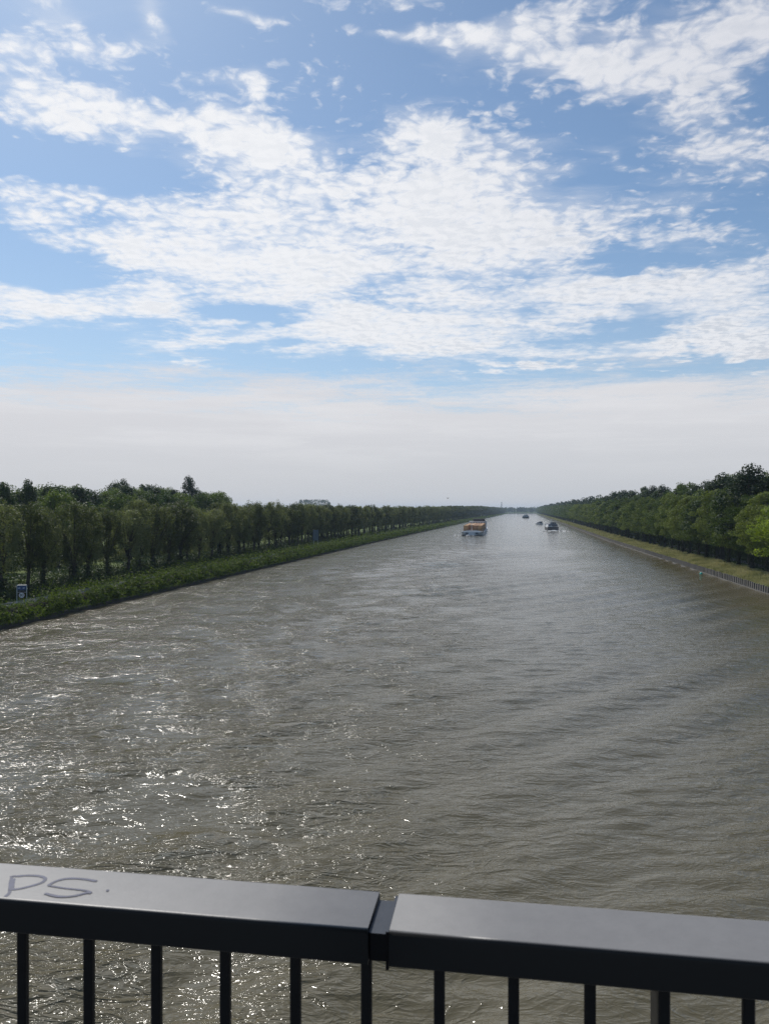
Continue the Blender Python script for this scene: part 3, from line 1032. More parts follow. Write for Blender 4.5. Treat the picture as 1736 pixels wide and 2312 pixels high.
    f = noise(pos, 0.25, 4, 0.6, dim='3D'); g = noise(pos, 3.0, 2, 0.6, dim='3D')
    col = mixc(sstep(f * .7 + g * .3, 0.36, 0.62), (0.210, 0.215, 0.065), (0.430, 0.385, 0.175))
    nt.links.new(col, p.inputs['Base Color']); p.inputs['Roughness'].default_value = .7
    t = nt.nodes.new('ShaderNodeBsdfTranslucent'); nt.links.new(col, t.inputs[0])
    mx = nt.nodes.new('ShaderNodeMixShader'); mx.inputs[0].default_value = .35
    nt.links.new(p.outputs[0], mx.inputs[1]); nt.links.new(t.outputs[0], mx.inputs[2])
    nt.links.new(mx.outputs[0], nt.nodes['Material Output'].inputs[0])

    def grass(side, segs, u0, u1, zf, name, label, mat):
        Vs, Fs, off = [], [], 0
        for (ya, yb, dens, h, wd) in segs:
            n = int((yb - ya) * (u1 - u0) * dens)
            y = rng.uniform(ya, yb, n); u = rng.uniform(u0, u1, n)
            fx = bankL if side < 0 else bankR
            B = np.stack([fx(y, u), y, zf(u)], 1)
            patchy = 0.65 + 0.45 * np.sin(y * .5 + u) * np.sin(y * .17 + 2)
            hh = (h * patchy * rng.uniform(.55, 1.2, n))[:, None]
            th = rng.uniform(0, 6.283, n)
            W = np.stack([np.cos(th), np.sin(th), np.zeros(n)], 1) * wd
            L = rng.normal(0, .32, (n, 3)); L[:, 2] = 1.0
            L = L * hh
            V = np.stack([B - W, B + W, B + W * .7 + L, B - W * .25 + L * .92], 1).reshape(-1, 3)
            Vs.append(V); Fs.append(np.arange(n * 4).reshape(n, 4) + off); off += len(V)
        tag(link_mesh(name, mesh_np(name, np.concatenate(Vs), np.concatenate(Fs)), mat), label, 'grass', kind='stuff')
    zr = lambda u: np.interp(u, [0, 2.5, 6, 14], [.93, 1.23, 1.48, 1.58])
    zl = lambda u: np.interp(u, [3, 6, 14], [1.18, 1.28, 1.33])
    grass(1, [(118, 200, 60, .62, .035), (200, 330, 24, .62, .06), (330, 700, 6, .7, .14), (700, 1900, 1.2, .8, .35)], 0.25, 7.2, zr,
          'tall_grass', 'yellow-green seeding grass on the right bank above the timber piles', gm)
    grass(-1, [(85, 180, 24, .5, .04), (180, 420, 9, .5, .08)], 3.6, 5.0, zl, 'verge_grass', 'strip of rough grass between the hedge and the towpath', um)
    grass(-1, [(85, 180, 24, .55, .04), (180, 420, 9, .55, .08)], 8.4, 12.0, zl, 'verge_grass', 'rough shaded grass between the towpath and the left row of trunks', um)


build_low_plants()


# ------------------------------------------------------------------ bridge railing in front
def build_railing():
    DROP = 0.62                                   # rail top below the eye
    ZT = EYE - DROP
    ang = math.atan2(-0.151, 0.9885)
    def coat(name, base, w0, w1, spec_top):
        m_, nt, p = new_mat(name)
        co = obj_coord(nt)
        f = noise(co, 3.0, 5, 0.65, dim='3D'); g = noise(co, 160.0, 2, 0.7, dim='3D'); sc = noise(co, 26.0, 4, 0.75, dim='3D')
        mpp = nt.nodes.new('ShaderNodeMapping'); mpp.inputs['Scale'].default_value = (3, 90, 1); mpp.inputs['Rotation'].default_value = (0, 0, .06)
        nt.links.new(co, mpp.inputs[0])
        scr = sstep(noise(mpp.outputs[0], 1.6, 3, .7, dim='3D'), .66, .72) * sstep(f, .5, .65)
        spk = 1.0 - sstep(voro(co, 55.0, 'F1', dim='3D'), 0.06, 0.12)
        spk = spk * sstep(noise(co, 7.0, 2, .5, dim='3D'), .58, .62)
        # sky light painted as paler colour on upward faces, scratches over it; dark elsewhere
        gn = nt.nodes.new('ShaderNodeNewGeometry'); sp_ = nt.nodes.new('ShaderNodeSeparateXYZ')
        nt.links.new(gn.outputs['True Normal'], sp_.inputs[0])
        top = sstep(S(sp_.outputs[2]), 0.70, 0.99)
        lit_worn_top = mixc(sstep(f * .6 + sc * .4, .34, .66), w0, w1)
        lit_worn_top = mixc(scr * .35, lit_worn_top, (0.30, 0.29, 0.28))
        lit_worn_top = mixc(spk * .5, lit_worn_top, (0.09, 0.085, 0.08))
        nt.links.new(mixc(top, base, lit_worn_top), p.inputs['Base Color'])
        nt.links.new((f * 0.10 + sc * 0.10 + 0.33).v, p.inputs['Roughness'])
        nt.links.new((top * (spec_top - .1) + 0.10).v, p.inputs['Specular IOR Level'])
        b = nt.nodes.new('ShaderNodeBump'); b.inputs['Distance'].default_value = 0.0004; b.inputs['Strength'].default_value = .5
        nt.links.new(g.v, b.inputs['Height']); nt.links.new(b.outputs[0], p.inputs['Normal'])
        return m_
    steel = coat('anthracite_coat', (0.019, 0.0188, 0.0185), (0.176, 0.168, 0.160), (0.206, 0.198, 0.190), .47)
    plast = coat('sleeve_plastic', (0.006, 0.006, 0.007), (0.024, 0.030, 0.042), (0.034, 0.042, 0.056), .35)  # upward face tinted bluish in place of reflected sky
    black = paint('baluster_coat', (0.010, 0.010, 0.0105), 0.55, 0.2, 8, spec=.15)
    ink = paint('blue_marker_ink', (0.030, 0.038, 0.085), 0.6, 0.3, 60)
    root = empty('bridge_railing', (0, 1.13, ZT - 1.1), ang,
                 'dark grey metal bridge railing with upright bars and marker scrawl on its flat top', 'railing')
    TOP = 1.1; W = 0.119; H = 0.053

    def rail(s0, s1):
        mb = MB(); r = 0.006; rings = []
        prof = []
        for cxx, czz, a0 in ((r, TOP - r, 180), (W - r, TOP - r, 90), (W - .003, TOP - H + .003, 0), (.003, TOP - H + .003, -90)):
            rr = r if czz > TOP - .02 else .003
            for k in range(7 if rr == r else 3):
                a = R(a0 - 90 * k / (6 if rr == r else 2))
                prof.append((cxx + rr * math.cos(a), czz + rr * math.sin(a)))
        N = 24
        for i in range(N + 1):
            s = s0 + (s1 - s0) * i / N
            rings.append([(s, u, z) for u, z in prof])
        mb.loft(rings)
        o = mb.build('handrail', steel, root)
        for pl in o.data.polygons: pl.use_smooth = len(pl.vertices) == 4
        e = o.modifiers.new('wn', 'WEIGHTED_NORMAL')
        return o
    # ends of the two lengths, found along the rail
    GL, GR = -0.0255, 0.0065
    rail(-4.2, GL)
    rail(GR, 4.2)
    mb = MB()
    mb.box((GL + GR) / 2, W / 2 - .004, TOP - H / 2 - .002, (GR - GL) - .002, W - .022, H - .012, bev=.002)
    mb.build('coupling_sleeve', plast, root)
    mb = MB(); mb.box(GR - .0035, W / 2, TOP - H / 2 - .006, .0045, W - .012, H + .004)
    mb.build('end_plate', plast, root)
    # bars, where they stand along the rail
    c, n = math.cos(ang), math.sin(ang)

    def s_of(px, d):
        t = (px - 868) / F
        # point F0 + n*d + r*s with X = t*Y
        x0, y0 = 0 + d * (-math.sin(ang)), 1.13 + d * math.cos(ang)
        return (t * y0 - x0) / (math.cos(ang) - t * math.sin(ang))
    dd = 0.045
    spots = [s_of(q, dd) for q in (51.5, 201, 353.5, 509, 667.5, 827.5, 992, 1159.5, 1332, 1499, 1690)]
    step = 0.1045
    k = 1
    while spots[0] - step * k > -4.1 and k < 36: spots.append(spots[0] - step * k); k += 1
    k = 1
    while spots[10] + step * k < 4.1 and k < 36: spots.append(spots[10] + step * k); k += 1
    first = None
    for s in spots:
        if first is None:
            mb = MB(); mb.box(0, 0, (TOP - H + .10) / 2, .0165, .012, TOP - H - .10, bev=.002)
            o = mb.build('baluster', black, root); first = o.data
        else: o = link_mesh('baluster', first, None, root)
        o.location = (s, dd, 0)
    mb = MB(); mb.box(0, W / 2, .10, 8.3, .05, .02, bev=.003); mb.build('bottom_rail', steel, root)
    sp = s_of(1500, dd)
    for s in (sp, sp - 1.56, sp + 1.56, sp - 3.12):
        mb = MB()
        mb.box(s, .088, .52, .012, .062, 1.03, bev=.002)
        mb.box(s - .006, .088, TOP - H - .0035, .05, .07, .007)
        mb.box(s, .07, .005, .10, .12, .012)
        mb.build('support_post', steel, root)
    # handwriting: strokes followed on the top face
    def onrail(zx, zy):
        px, py = zx / 5.537, 1940 + zy / 5.537
        Y = F * DROP / (py - HOR); X = (px - 868) / F * Y
        dx, dy = X, Y - 1.13
        return (dx * c + dy * n, -dx * n + dy * c)
    strokes = [
        [(150, 215), (140, 260), (128, 320), (125, 380), (118, 430), (90, 455), (65, 478)],
        [(180, 250), (168, 300), (160, 350), (160, 395)],
        [(150, 220), (230, 222), (320, 210), (400, 212), (480, 215), (540, 230), (570, 250), (555, 280), (500, 310), (420, 335), (330, 358), (240, 380), (165, 388), (110, 384)],
        [(1210, 285), (1120, 268), (1030, 255), (930, 248), (830, 250), (740, 268), (670, 295), (620, 325), (605, 340)],
        [(605, 340), (680, 352), (780, 370), (900, 382), (1020, 395), (1100, 408), (1145, 432)],
        [(1140, 432), (1060, 432), (1000, 455), (900, 475), (800, 482), (700, 476), (620, 455), (560, 438)],
        [(1325, 405), (1340, 402), (1358, 403)],
    ]
    mb = MB(); rnd = random.Random(2)
    for si, st in enumerate(strokes):
        pts = [Vector((*onrail(*q), TOP + .0004 + si * .00012)) for q in st]
        wd = .0021 if si in (1, 4) else .0029
        dense = []
        for a, b2 in zip(pts[:-1], pts[1:]):
            for t in (0, .33, .66): dense.append(a.lerp(b2, t))
        dense.append(pts[-1])
        for _ in range(2):
            dense = [dense[0]] + [(dense[i - 1] + dense[i] * 2 + dense[i + 1]) / 4 for i in range(1, len(dense) - 1)] + [dense[-1]]
        vs, fs = [], []
        for i, q in enumerate(dense):
            d = (dense[min(i + 1, len(dense) - 1)] - dense[max(i - 1, 0)]); d.z = 0; d.normalize()
            w = wd * rnd.uniform(.85, 1.12)
            vs += [(q.x - d.y * w, q.y + d.x * w, q.z), (q.x + d.y * w, q.y - d.x * w, q.z)]
        for i in range(len(dense) - 1): fs.append((2 * i + 1, 2 * i + 3, 2 * i + 2, 2 * i))
        mb.add(vs, fs)
    mb.build('marker_writing', ink, root)
    # the deck it stands on
    mb = MB()
    a = Vector((math.cos(ang), math.sin(ang))); nn = Vector((-math.sin(ang), math.cos(ang))); f0 = Vector((0, 1.13))
    def q(s, d, z): v = f0 + a * s + nn * d; return (v.x, v.y, z)
    zb = ZT - 1.1
    mb.add([q(-60, -3.2, zb), q(60, -3.2, zb), q(60, .17, zb), q(-60, .17, zb), q(-60, -3.2, zb - .9), q(60, -3.2, zb - .9), q(60, .17, zb - .9), q(-60, .17, zb - .9)],
           [(0, 1, 2, 3), (7, 6, 5, 4), (0, 4, 5, 1), (1, 5, 6, 2), (2, 6, 7, 3), (3, 7, 4, 0)])
    deck = mb.build('bridge_deck', paint('deck_surface', (0.07, 0.07, 0.068), .9, .2, 2))
    tag(deck, kind='structure')


build_railing()


# ------------------------------------------------------------------ boats
def ring(y, hw, hwl, zt, zb=-0.6):
    return [(-hwl * .9, y, zb), (-hwl, y, 0.1), (-(hwl + hw) / 2 - (hw - hwl) * .15, y, zt * .55), (-hw, y, zt), (hw, y, zt), ((hwl + hw) / 2 + (hw - hwl) * .15, y, zt * .55), (hwl, y, 0.1), (hwl * .9, y, zb)]


def windows(parent, mat, frame, x0, x1, n, y, z, h, w, facing=-1):
    for i in range(n):
        x = x0 + (x1 - x0) * (i + .5) / n
        mb = MB(); mb.box(x, y + facing * .02, z, w + .12, .06, h + .12)
        f = mb.build('window', frame, parent)
        mb = MB(); mb.box(x, y + facing * .055, z, w, .03, h)
        mb.build('pane', mat, f)


def build_boats():
    hullblue = paint('pale_blue_hull', (0.60, 0.63, 0.65), .45, .12, .3)
    white = paint('white_boat_paint', (0.72, 0.72, 0.70), .4, .08, .5)
    black = paint('black_hull_paint', (0.030, 0.030, 0.036), .45, .25, .4)
    navy = paint('dark_blue_paint', (0.045, 0.06, 0.10), .4, .2, .5)
    deckp = paint('ochre_deck', (0.36, 0.22, 0.12), .8, .2, .4)
    grey = paint('grey_deck', (0.25, 0.26, 0.27), .7, .2, .4)
    maroon = paint('dark_maroon_paint', (0.065, 0.035, 0.035), .5, .2, .6)
    glass = paint('dark_glass', (0.02, 0.025, 0.03), .08, .1, 1)
    # ---- container ship, bow towards the bridge
    ship = empty('container_ship', (45.4, 400.5, 0), -math.atan(0.155), 'long pale blue barge loaded with orange-brown containers, coming towards the bridge', 'cargo ship')
    mb = MB()
    mb.loft([ring(0, 4.6, 1.2, 2.15), ring(.5, 5.4, 3.0, 2.15), ring(1.6, 5.8, 4.6, 2.1), ring(4, 5.9, 5.5, 2.0), ring(9, 5.95, 5.85, 1.75),
             ring(14, 5.95, 5.9, 1.45), ring(96, 5.95, 5.9, 1.45), ring(104, 5.9, 5.6, 1.9), ring(109, 5.0, 4.0, 2.1)])
    mb.build('hull', hullblue, ship)
    mb = MB()
    for s in (-1, 1):
        mb.box(s * 5.98, 52, 1.40, .12, 92, .14)
    mb.loft([[(x, y - .05, z) for x, y, z in ((-5.0, .1, .35), (5.0, .1, .35), (5.0, .1, .08), (-5.0, .1, .08))],
             [(x, y + .4, z) for x, y, z in ((-5.0, .1, .35), (5.0, .1, .35), (5.0, .1, .08), (-5.0, .1, .08))]])
    mb.build('rubbing_strake', black, ship)
    mb = MB()
    for s in (-1, 1): mb.box(s * 2.6, .12, 1.35, 1.5, .5, .75); mb.tube((s * 2.6, -.25, 1.5), (s * 2.6, -.25, .8), .12)
    mb.build('anchor', navy, ship)
    mb = MB(); mb.box(0, 1.6, 2.32, 9.6, .12, .42); mb.box(-5.2, 4.5, 2.2, .1, 6, .4); mb.box(5.2, 4.5, 2.2, .1, 6, .4)
    mb.build('bulwark', white, ship)
    mb = MB(); mb.box(0, 50.5, 2.0, 10.5, 79, 1.15)
    mb.build('hatch_coaming', deckp, ship)
    mb = MB(); mb.box(-1.5, 5.0, 2.45, 1.6, 1.2, .8); mb.box(1.5, 5.0, 2.45, 1.6, 1.2, .8); mb.tube((-3.2, 5, 2.6), (3.2, 5, 2.6), .2)
    mb.build('anchor_winch', grey, ship)
    mb = MB(); mb.tube((-.35, 7.2, 1.8), (-.35, 7.2, 7.6), .13, .09); mb.tube((-1.1, 7.2, 6.8), (.4, 7.2, 6.8), .05); mb.box(-.35, 7.1, 6.2, .4, .3, .3)
    mb.build('mast', white, ship)
    mb = MB(); mb.box(0, 95.5, 3.9, 10.8, 8, 4.8, bev=.2); mb.box(5.0, 93, 5.6, 1.4, 3, 1.5)
    house = mb.build('deckhouse', white, ship)
    windows(house, glass, grey, -4.8, 4.8, 6, 91.5, 5.2, .55, .9)
    mb = MB(); mb.box(.8, 95.5, 6.95, 7.4, 5, 1.25, 0, .95); mb.box(.8, 95.5, 7.68, 8.2, 6, .2)
    wh = mb.build('wheelhouse', maroon, ship)
    windows(wh, glass, maroon, -2.4, 4.0, 5, 92.95, 7.1, .6, 1.1)
    # containers: each a thing of its own
    cmat = [paint('container_orange', (0.52, 0.30, 0.13), .7, .15, .5), paint('container_brown', (0.38, 0.20, 0.095), .7, .15, .5),
            paint('container_tan', (0.60, 0.38, 0.19), .7, .15, .5)]
    post = paint('container_edge', (0.22, 0.10, 0.05), .7, .15, .5)

    def container_meshes():
        L, W, H = 12.19, 2.44, 2.59
        mb = MB()
        # corrugated skin
        n = 44; prof = []
        def side(p, q, nn, k):
            out = []
            for i in range(k):
                t = i / k; d = .035 if i % 2 else 0
                out.append((p[0] + (q[0] - p[0]) * t - nn[0] * d, p[1] + (q[1] - p[1]) * t - nn[1] * d))
            return out
        a, b = W / 2 - .03, L
        prof = side((-a, .03), (a, .03), (0, -1), 10) + side((a, .03), (a, b), (1, 0), n) + side((a, b), (-a, b), (0, 1), 10) + side((-a, b), (-a, .03), (-1, 0), n)
        mb.loft([[(x, y, .12) for x, y in prof], [(x, y, H - .06) for x, y in prof]])
        fr = MB()
        for sx in (-1, 1):
            for yy in (.08, L - .08): fr.box(sx * (W / 2 - .08), yy, H / 2, .16, .16, H)
            for zz in (.07, H - .06): fr.box(sx * (W / 2 - .06), L / 2, zz, .1, L - .32, .12)
        for yy in (.06, L - .06):
            for zz in (.07, H - .06): fr.box(0, yy, zz, W - .32, .1, .12)
        dr = MB()
        for sx in (-.78, -.35, .35, .78): dr.tube((sx, -.01, .2), (sx, -.01, H - .2), .022, n=5)
        return mb, fr, dr
    rz = -math.atan(0.155)
    base = None
    ordw = ['first', 'second', 'third', 'fourth', 'fifth', 'sixth']
    colw = ['the outermost column on the towpath side', 'the second column from the towpath side', 'the third column from the towpath side', 'the outermost column on the grassy bank side']
    cw = ['at the towpath side edge', 'just left of the mast line', 'just right of the mast', 'at the grassy bank side edge']
    for r in range(6):
        for k in range(4):
            if r == 0 and k == 1: continue
            lx, ly, lz = (-3.75 + 2.5 * k), 12.5 + 12.6 * r, 2.58
            x = 45.4 + lx * math.cos(rz) - ly * math.sin(rz); y = 400.5 + lx * math.sin(rz) + ly * math.cos(rz)
            lab = ('orange-brown container in the ' + ordw[r] + ' row from the bow, ' + cw[k]) if r < 3 else 'orange-brown container far back in the load, before the wheelhouse'
            t = empty('shipping_container', (x, y, lz), rz, lab, 'container', 'containers on the pale blue ship')
            m = cmat[(r * 3 + k * 2) % 3]
            if base is None:
                a, b, c = container_meshes()
                o1 = a.build('shell', m, t); o2 = b.build('frame', post, t); o3 = c.build('door_bar', post, t)
                base = {m.name: o1.data, 'f': o2.data, 'd': o3.data, 'raw': o1.data}
            else:
                if m.name not in base:
                    me = base['raw'].copy(); me.materials.clear(); me.materials.append(m); base[m.name] = me
                link_mesh('shell', base[m.name], None, t); link_mesh('frame', base['f'], None, t)
                if r == 0: link_mesh('door_bar', base['d'], None, t)

    # ---- motor barges seen from astern
    def barge(loc, rz, hw, L, label, hullm, housem, topm):
        b = empty('motor_barge', (*loc, 0), rz, label, 'barge', None)
        mb = MB()
        mb.loft([ring(0, hw * .93, hw * .88, 2.75), ring(1.2, hw * .99, hw * .97, 2.65), ring(4, hw, hw * .99, 2.4), ring(18, hw, hw, 1.7), ring(L - 14, hw, hw, 1.7),
                 ring(L - 5, hw * .95, hw * .8, 2.6), ring(L, hw * .5, .15, 3.2)])
        mb.build('hull', hullm, b)
        mb = MB()
        for s in (-1, 1): mb.box(s * (hw - .05), L * .48, 1.9, .14, L * .8, .3)
        mb.box(0, -.02, 2.70, hw * 1.80, .10, .14)
        mb.build('gunwale', white, b)
        mb = MB()
        for i in range(9):
            y0 = 17 + i * (L - 34) / 9
            mb.box(0, y0 + (L - 34) / 18, 2.25, hw * 1.6, (L - 34) / 9 - .35, 1.1, 0, .93)
        mb.build('hatch_covers', white, b)
        mb = MB(); mb.box(0, 6.5, 3.2, hw * 1.62, 9, 1.9, bev=.2)
        hs = mb.build('deckhouse', housem, b)
        windows(hs, glass, white, -hw * .7, hw * .7, 4, 2.0, 3.2, .5, .7)
        mb = MB(); mb.box(hw * .1, 9.0, 4.65, hw * 1.15, 4, 1.4, 0, .92); mb.box(hw * .1, 9.0, 5.4, hw * 1.3, 5, .16)
        wh = mb.build('wheelhouse', topm, b)
        windows(wh, glass, white, -hw * .42, hw * .6, 3, 7.0, 4.8, .7, .9)
        mb = MB(); mb.tube((-hw * .3, 6, 3.9), (-hw * .3, 6, 7.2), .06); mb.tube((-hw * .3 - .7, 6, 6.5), (-hw * .3 + .7, 6, 6.5), .04)
        mb.tube((hw * .6, 11, 4), (hw * .6, 11, 6.6), .05)
        mb.build('mast', white, b)
        mb = MB(); mb.box(-hw * .45, 2.4, 2.75, 2.2, 1.2, .8, bev=.2); mb.box(-hw * .45, 2.4, 3.3, 1.6, .8, .5)
        mb.build('dinghy', white, b)
        return b
    barge((108.8, 497), -math.atan(.182), 3.55, 84, 'black-hulled barge with white hatches, sailing away and trailing white foam', black, navy, grey)
    barge((232.8, 1270), -math.atan(.183), 5.7, 105, 'farthest barge, small dark hull with pale superstructure near the canal end', black, white, navy)
    # ---- cabin cruiser
    c = empty('cabin_cruiser', (143.5, 716, 0), R(28), 'small white cabin cruiser between the two dark barges', 'motorboat')
    mb = MB()
    mb.loft([ring(-4.5, 1.5, 1.3, 1.0), ring(-2, 1.75, 1.5, 1.05), ring(1.5, 1.7, 1.3, 1.15), ring(3.6, 1.0, .6, 1.35), ring(4.9, .12, .05, 1.55)])
    mb.build('hull', white, c)
    mb = MB(); mb.box(0, -1.0, 1.5, 2.6, 5.4, .95, 0, .86, .15); cab = mb.build('cabin', navy, c)
    mb = MB()
    for s in (-1, 1): mb.box(s * 1.22, -.8, 1.6, .05, 3.6, .4)
    mb.build('window', glass, cab)
    mb = MB(); mb.box(0, -2.6, 2.35, 2.3, 2.6, .8, 0, .9, .15); mb.build('canopy', navy, c)
    mb = MB(); mb.tube((0, -1.2, 2.0), (0, -1.2, 3.7), .035); mb.build('mast', white, c)
    # ---- foam
    foam = paint('foam', (0.80, 0.80, 0.78), .8, .05, 2)
    rng = np.random.default_rng(8)

    def foamy(pts, name, label):
        V, Fq = leaves(np.array(pts), .8, rng, np.tile([0, 0, 1.0], (len(pts), 1)) * 1.4, .6, .8)
        tag(link_mesh(name, mesh_np(name, V, Fq), foam), label, 'foam', kind='stuff')
    pts = []
    for i in range(1100):
        t = rng.uniform(0, 1) ** 1.6 * 13; s = rng.normal(0, 1.6 + .12 * t)
        pts.append((108.8 - .18 * t + s + .15 * t, 496.4 - t, .14 + .42 * math.exp(-(s / 1.6) ** 2 - t / 5) * rng.uniform(0, 1)))
    for i in range(420):
        sd = rng.choice([-1, 1]); t = rng.uniform(0, 16)
        pts.append((108.8 + sd * (3.8 + t * .28) + rng.normal(0, .25), 502 - t, .12 + rng.uniform(0, .12)))
    foamy(pts, 'wake_foam', 'white churned foam behind the black barge')
    pts = [(45.4 + rng.uniform(-3.0, 0.6), 400.0 - abs(rng.normal(0, .5)), .1 + rng.uniform(0, .3)) for i in range(200)]
    pts += [(45.4 + sd * 5.7 + .2 * sd * t, 402 + t * 1.2, .1) for sd in (-1, 1) for t in rng.uniform(0, 14, 50)]
    foamy(pts, 'bow_foam', 'thin white bow wave of the container ship')


build_boats()


# ------------------------------------------------------------------ signs, mast, spires, buoy, bird
def text_mesh(txt, size, depth=0.004):
    cu = bpy.data.curves.new('t', 'FONT'); cu.body = txt; cu.size = size; cu.extrude = depth
    cu.align_x = 'CENTER'; cu.align_y = 'CENTER'; cu.offset = size * .012
    o = bpy.data.objects.new('t', cu); COL.objects.link(o)
    dg = bpy.context.evaluated_depsgraph_get()
    me = bpy.data.meshes.new_from_object(o.evaluated_get(dg))
    bpy.data.objects.remove(o); bpy.data.curves.remove(cu)
    return me


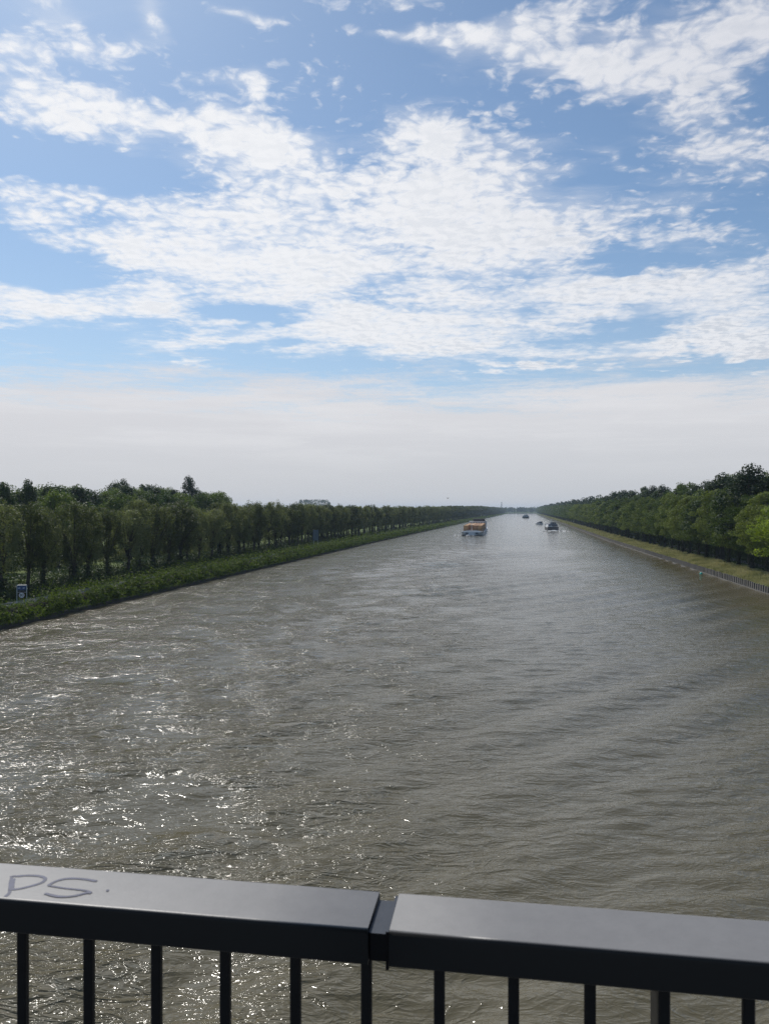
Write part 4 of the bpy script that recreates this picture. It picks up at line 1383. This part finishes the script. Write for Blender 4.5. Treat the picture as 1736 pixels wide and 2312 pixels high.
def build_small():
    galv = paint('galvanised_steel', (0.62, 0.64, 0.66), .45, .1, 3)
    blue = paint('sign_blue', (0.02, 0.055, 0.16), .5, .1, 2)
    wht = paint('sign_white', (0.75, 0.75, 0.75), .5, .06, 3)
    dk = paint('sign_dark', (0.035, 0.04, 0.04), .6, .2, 3)
    red = paint('sign_dark_red', (0.10, 0.02, 0.025), .6, .2, 3)
    s = empty('waterway_sign', (-46.9, 99.6, 1.42), R(8), 'framed blue sign above a round white 80 plate, behind the hedge', 'sign')
    mb = MB()
    for sx in (-1, 1): mb.tube((sx * .6, 0, -.1), (sx * .6, 0, 2.42), .035)
    mb.tube((-.6, 0, 2.42), (.6, 0, 2.42), .04); mb.tube((-.6, 0, 1.5), (.6, 0, 1.5), .028)
    mb.build('frame', galv, s)
    mb = MB(); mb.box(0, -.04, 2.06, 1.1, .03, .58); pl = mb.build('blue_panel', blue, s)
    mb = MB()
    for sx in (-.28, .28):
        mb.box(sx - .06, -.062, 2.06, .20, .008, .10); mb.box(sx + .07, -.062, 2.12, .13, .008, .05); mb.box(sx, -.062, 1.99, .26, .008, .035)
    mb.build('symbol', paint('sign_pale_blue', (0.35, 0.42, 0.55), .5, .1, 3), pl)
    mb = MB(); mb.box(0, -.035, 1.62, 1.1, .02, .2); mb.build('lower_panel', dk, s)
    mb = MB(); mb.tube((0, -.06, 1.13), (0, -.09, 1.13), .41, n=32); rd = mb.build('round_plate', red, s)
    mb = MB(); mb.tube((0, -.088, 1.13), (0, -.096, 1.13), .335, n=32); mb.build('plate_face', wht, rd)
    me = text_mesh('80', .50); me.materials.append(dk)
    t = link_mesh('number', me, None, rd); t.location = (0, -.102, 1.125); t.rotation_euler = (R(90), 0, 0); t.scale = (1.0, 1.05, 1)
    # larger board farther along
    g = empty('information_board', (-22.3, 250, 1.3), R(-5), 'plain grey slatted board on two posts among the left bank trees', 'board')
    mb = MB()
    for i in range(8): mb.box(0, 0, 2.55 + i * .43, 1.8, .06, .40)
    mb.build('board', paint('board_back', (0.13, 0.17, 0.20), .6, .15, 1), g)
    mb = MB()
    for sx in (-.7, .7): mb.box(sx, .09, 2.9, .1, .1, 5.9)
    mb.build('posts', galv, g)
    # buoy
    teal = paint('teal_plastic', (0.02, 0.42, 0.34), .35, .1, 3)
    b = empty('buoy', (66.6, 162, 0), 0, 'tiny teal float on the water by the right bank piles', 'buoy')
    mb = MB(); mb.loft([[(r * math.cos(a), r * math.sin(a), z) for a in [i * math.pi / 6 for i in range(12)]] for z, r in ((-.15, .12), (-.02, .27), (.12, .33), (.28, .27), (.4, .12))])
    mb.build('float', teal, b)
    mb = MB(); mb.tube((0, 0, .38), (0, 0, .52), .05); mb.build('ring', wht, b)
    # bird
    bd = paint('dark_feathers', (0.03, 0.03, 0.032), .8, .2, 5)
    D = 150.0
    o_ = empty('bird', ((1010.8 - 868) / F * D, D, EYE + (1151 - 1125) / F * D), R(35), 'small dark bird in flight above the container ship', 'bird')
    mb = MB()
    rs = []
    for y, r in ((-.26, .01), (-.18, .03), (-.05, .055), (.07, .06), (.14, .035), (.19, .035), (.23, .02), (.27, .004)):
        rs.append([(r * math.cos(a), y, r * math.sin(a)) for a in [i * math.pi / 4 for i in range(8)]])
    mb.loft(rs)
    for sx in (-1, 1):
        mb.add([(sx * .03, -.07, .02), (sx * .03, .09, .02), (sx * .22, .10, .12), (sx * .24, -.03, .12), (sx * .46, .02, .07),
                (sx * .03, -.07, .035), (sx * .03, .09, .035), (sx * .22, .10, .13), (sx * .24, -.03, .13)],
               [(0, 1, 2, 3), (3, 2, 4), (8, 7, 6, 5), (4, 7, 8), (0, 5, 6, 1), (1, 6, 7, 2), (0, 3, 8, 5)])
    mb.build('body', bd, o_)
    # radio mast on the skyline
    hz = paint('mast_steel', (0.25, 0.26, 0.28), .6, .1, .1)
    m = empty('radio_mast', ((1132 - 868) / F * 2700, 2700, 1.4), 0, 'thin radio mast rising behind the far left bank trees', 'mast')
    mb = MB()
    mb.tube((0, 0, 0), (0, 0, 39.5), .7, .35)
    for k in range(9):
        z = 2 + k * 4
        for a in (0, 2.1, 4.2):
            mb.tube((1.2 * math.cos(a), 1.2 * math.sin(a), z), (1.1 * math.cos(a + 2.1), 1.1 * math.sin(a + 2.1), z + 4), .12, n=4)
            mb.tube((1.2 * math.cos(a), 1.2 * math.sin(a), z), (1.1 * math.cos(a), 1.1 * math.sin(a), z + 4), .16, n=4)
    mb.build('lattice', hz, m)
    mb = MB()
    for z in (26, 31, 37):
        for a in (0.3, 2.4, 4.5): mb.box(1.5 * math.cos(a), 1.5 * math.sin(a), z, .9, .9, 2.6, a)
    mb.build('antennas', hz, m)
    # two church spires
    st = paint('spire_slate', (0.10, 0.11, 0.13), .7, .1, .1)
    br = paint('tower_brick', (0.20, 0.13, 0.10), .8, .1, .1)
    for px, D, h, lab in ((632, 2900, 38.5, 'tiny church spire poking over the trees beside the flat-topped grove'),
                          (939.7, 3000, 30.5, 'faint church spire over the far trees, short of the container ship')):
        c = empty('church_tower', ((px - 868) / F * D, D, 1.4), .3, lab, 'church tower')
        mb = MB(); mb.box(0, 0, h * .3, 6, 6, h * .6); mb.build('tower', br, c)
        mb = MB(); mb.loft([[(r * math.cos(a), r * math.sin(a), z) for a in [i * math.pi / 4 for i in range(8)]] for z, r in ((h * .6, 3.0), (h * .7, 1.9), (h, .12))])
        mb.build('spire', st, c)


build_small()


# ------------------------------------------------------------------ hazy air
def build_haze():
    mb = MB(); mb.box(400, 2900, 22.0, 9000, 6400, 50.0)
    m = bpy.data.materials.new('hazy_air'); m.use_nodes = True
    nt = m.node_tree; nt.nodes.clear()
    out = nt.nodes.new('ShaderNodeOutputMaterial'); v = nt.nodes.new('ShaderNodeVolumePrincipled')
    v.inputs['Color'].default_value = (0.66, 0.82, 1.0, 1)
    v.inputs['Density'].default_value = HAZE
    v.inputs['Anisotropy'].default_value = 0.2
    nt.links.new(v.outputs[0], out.inputs['Volume'])
    o = mb.build('haze', m)
    tag(o, kind='stuff')


HAZE = 0.00011
build_haze()
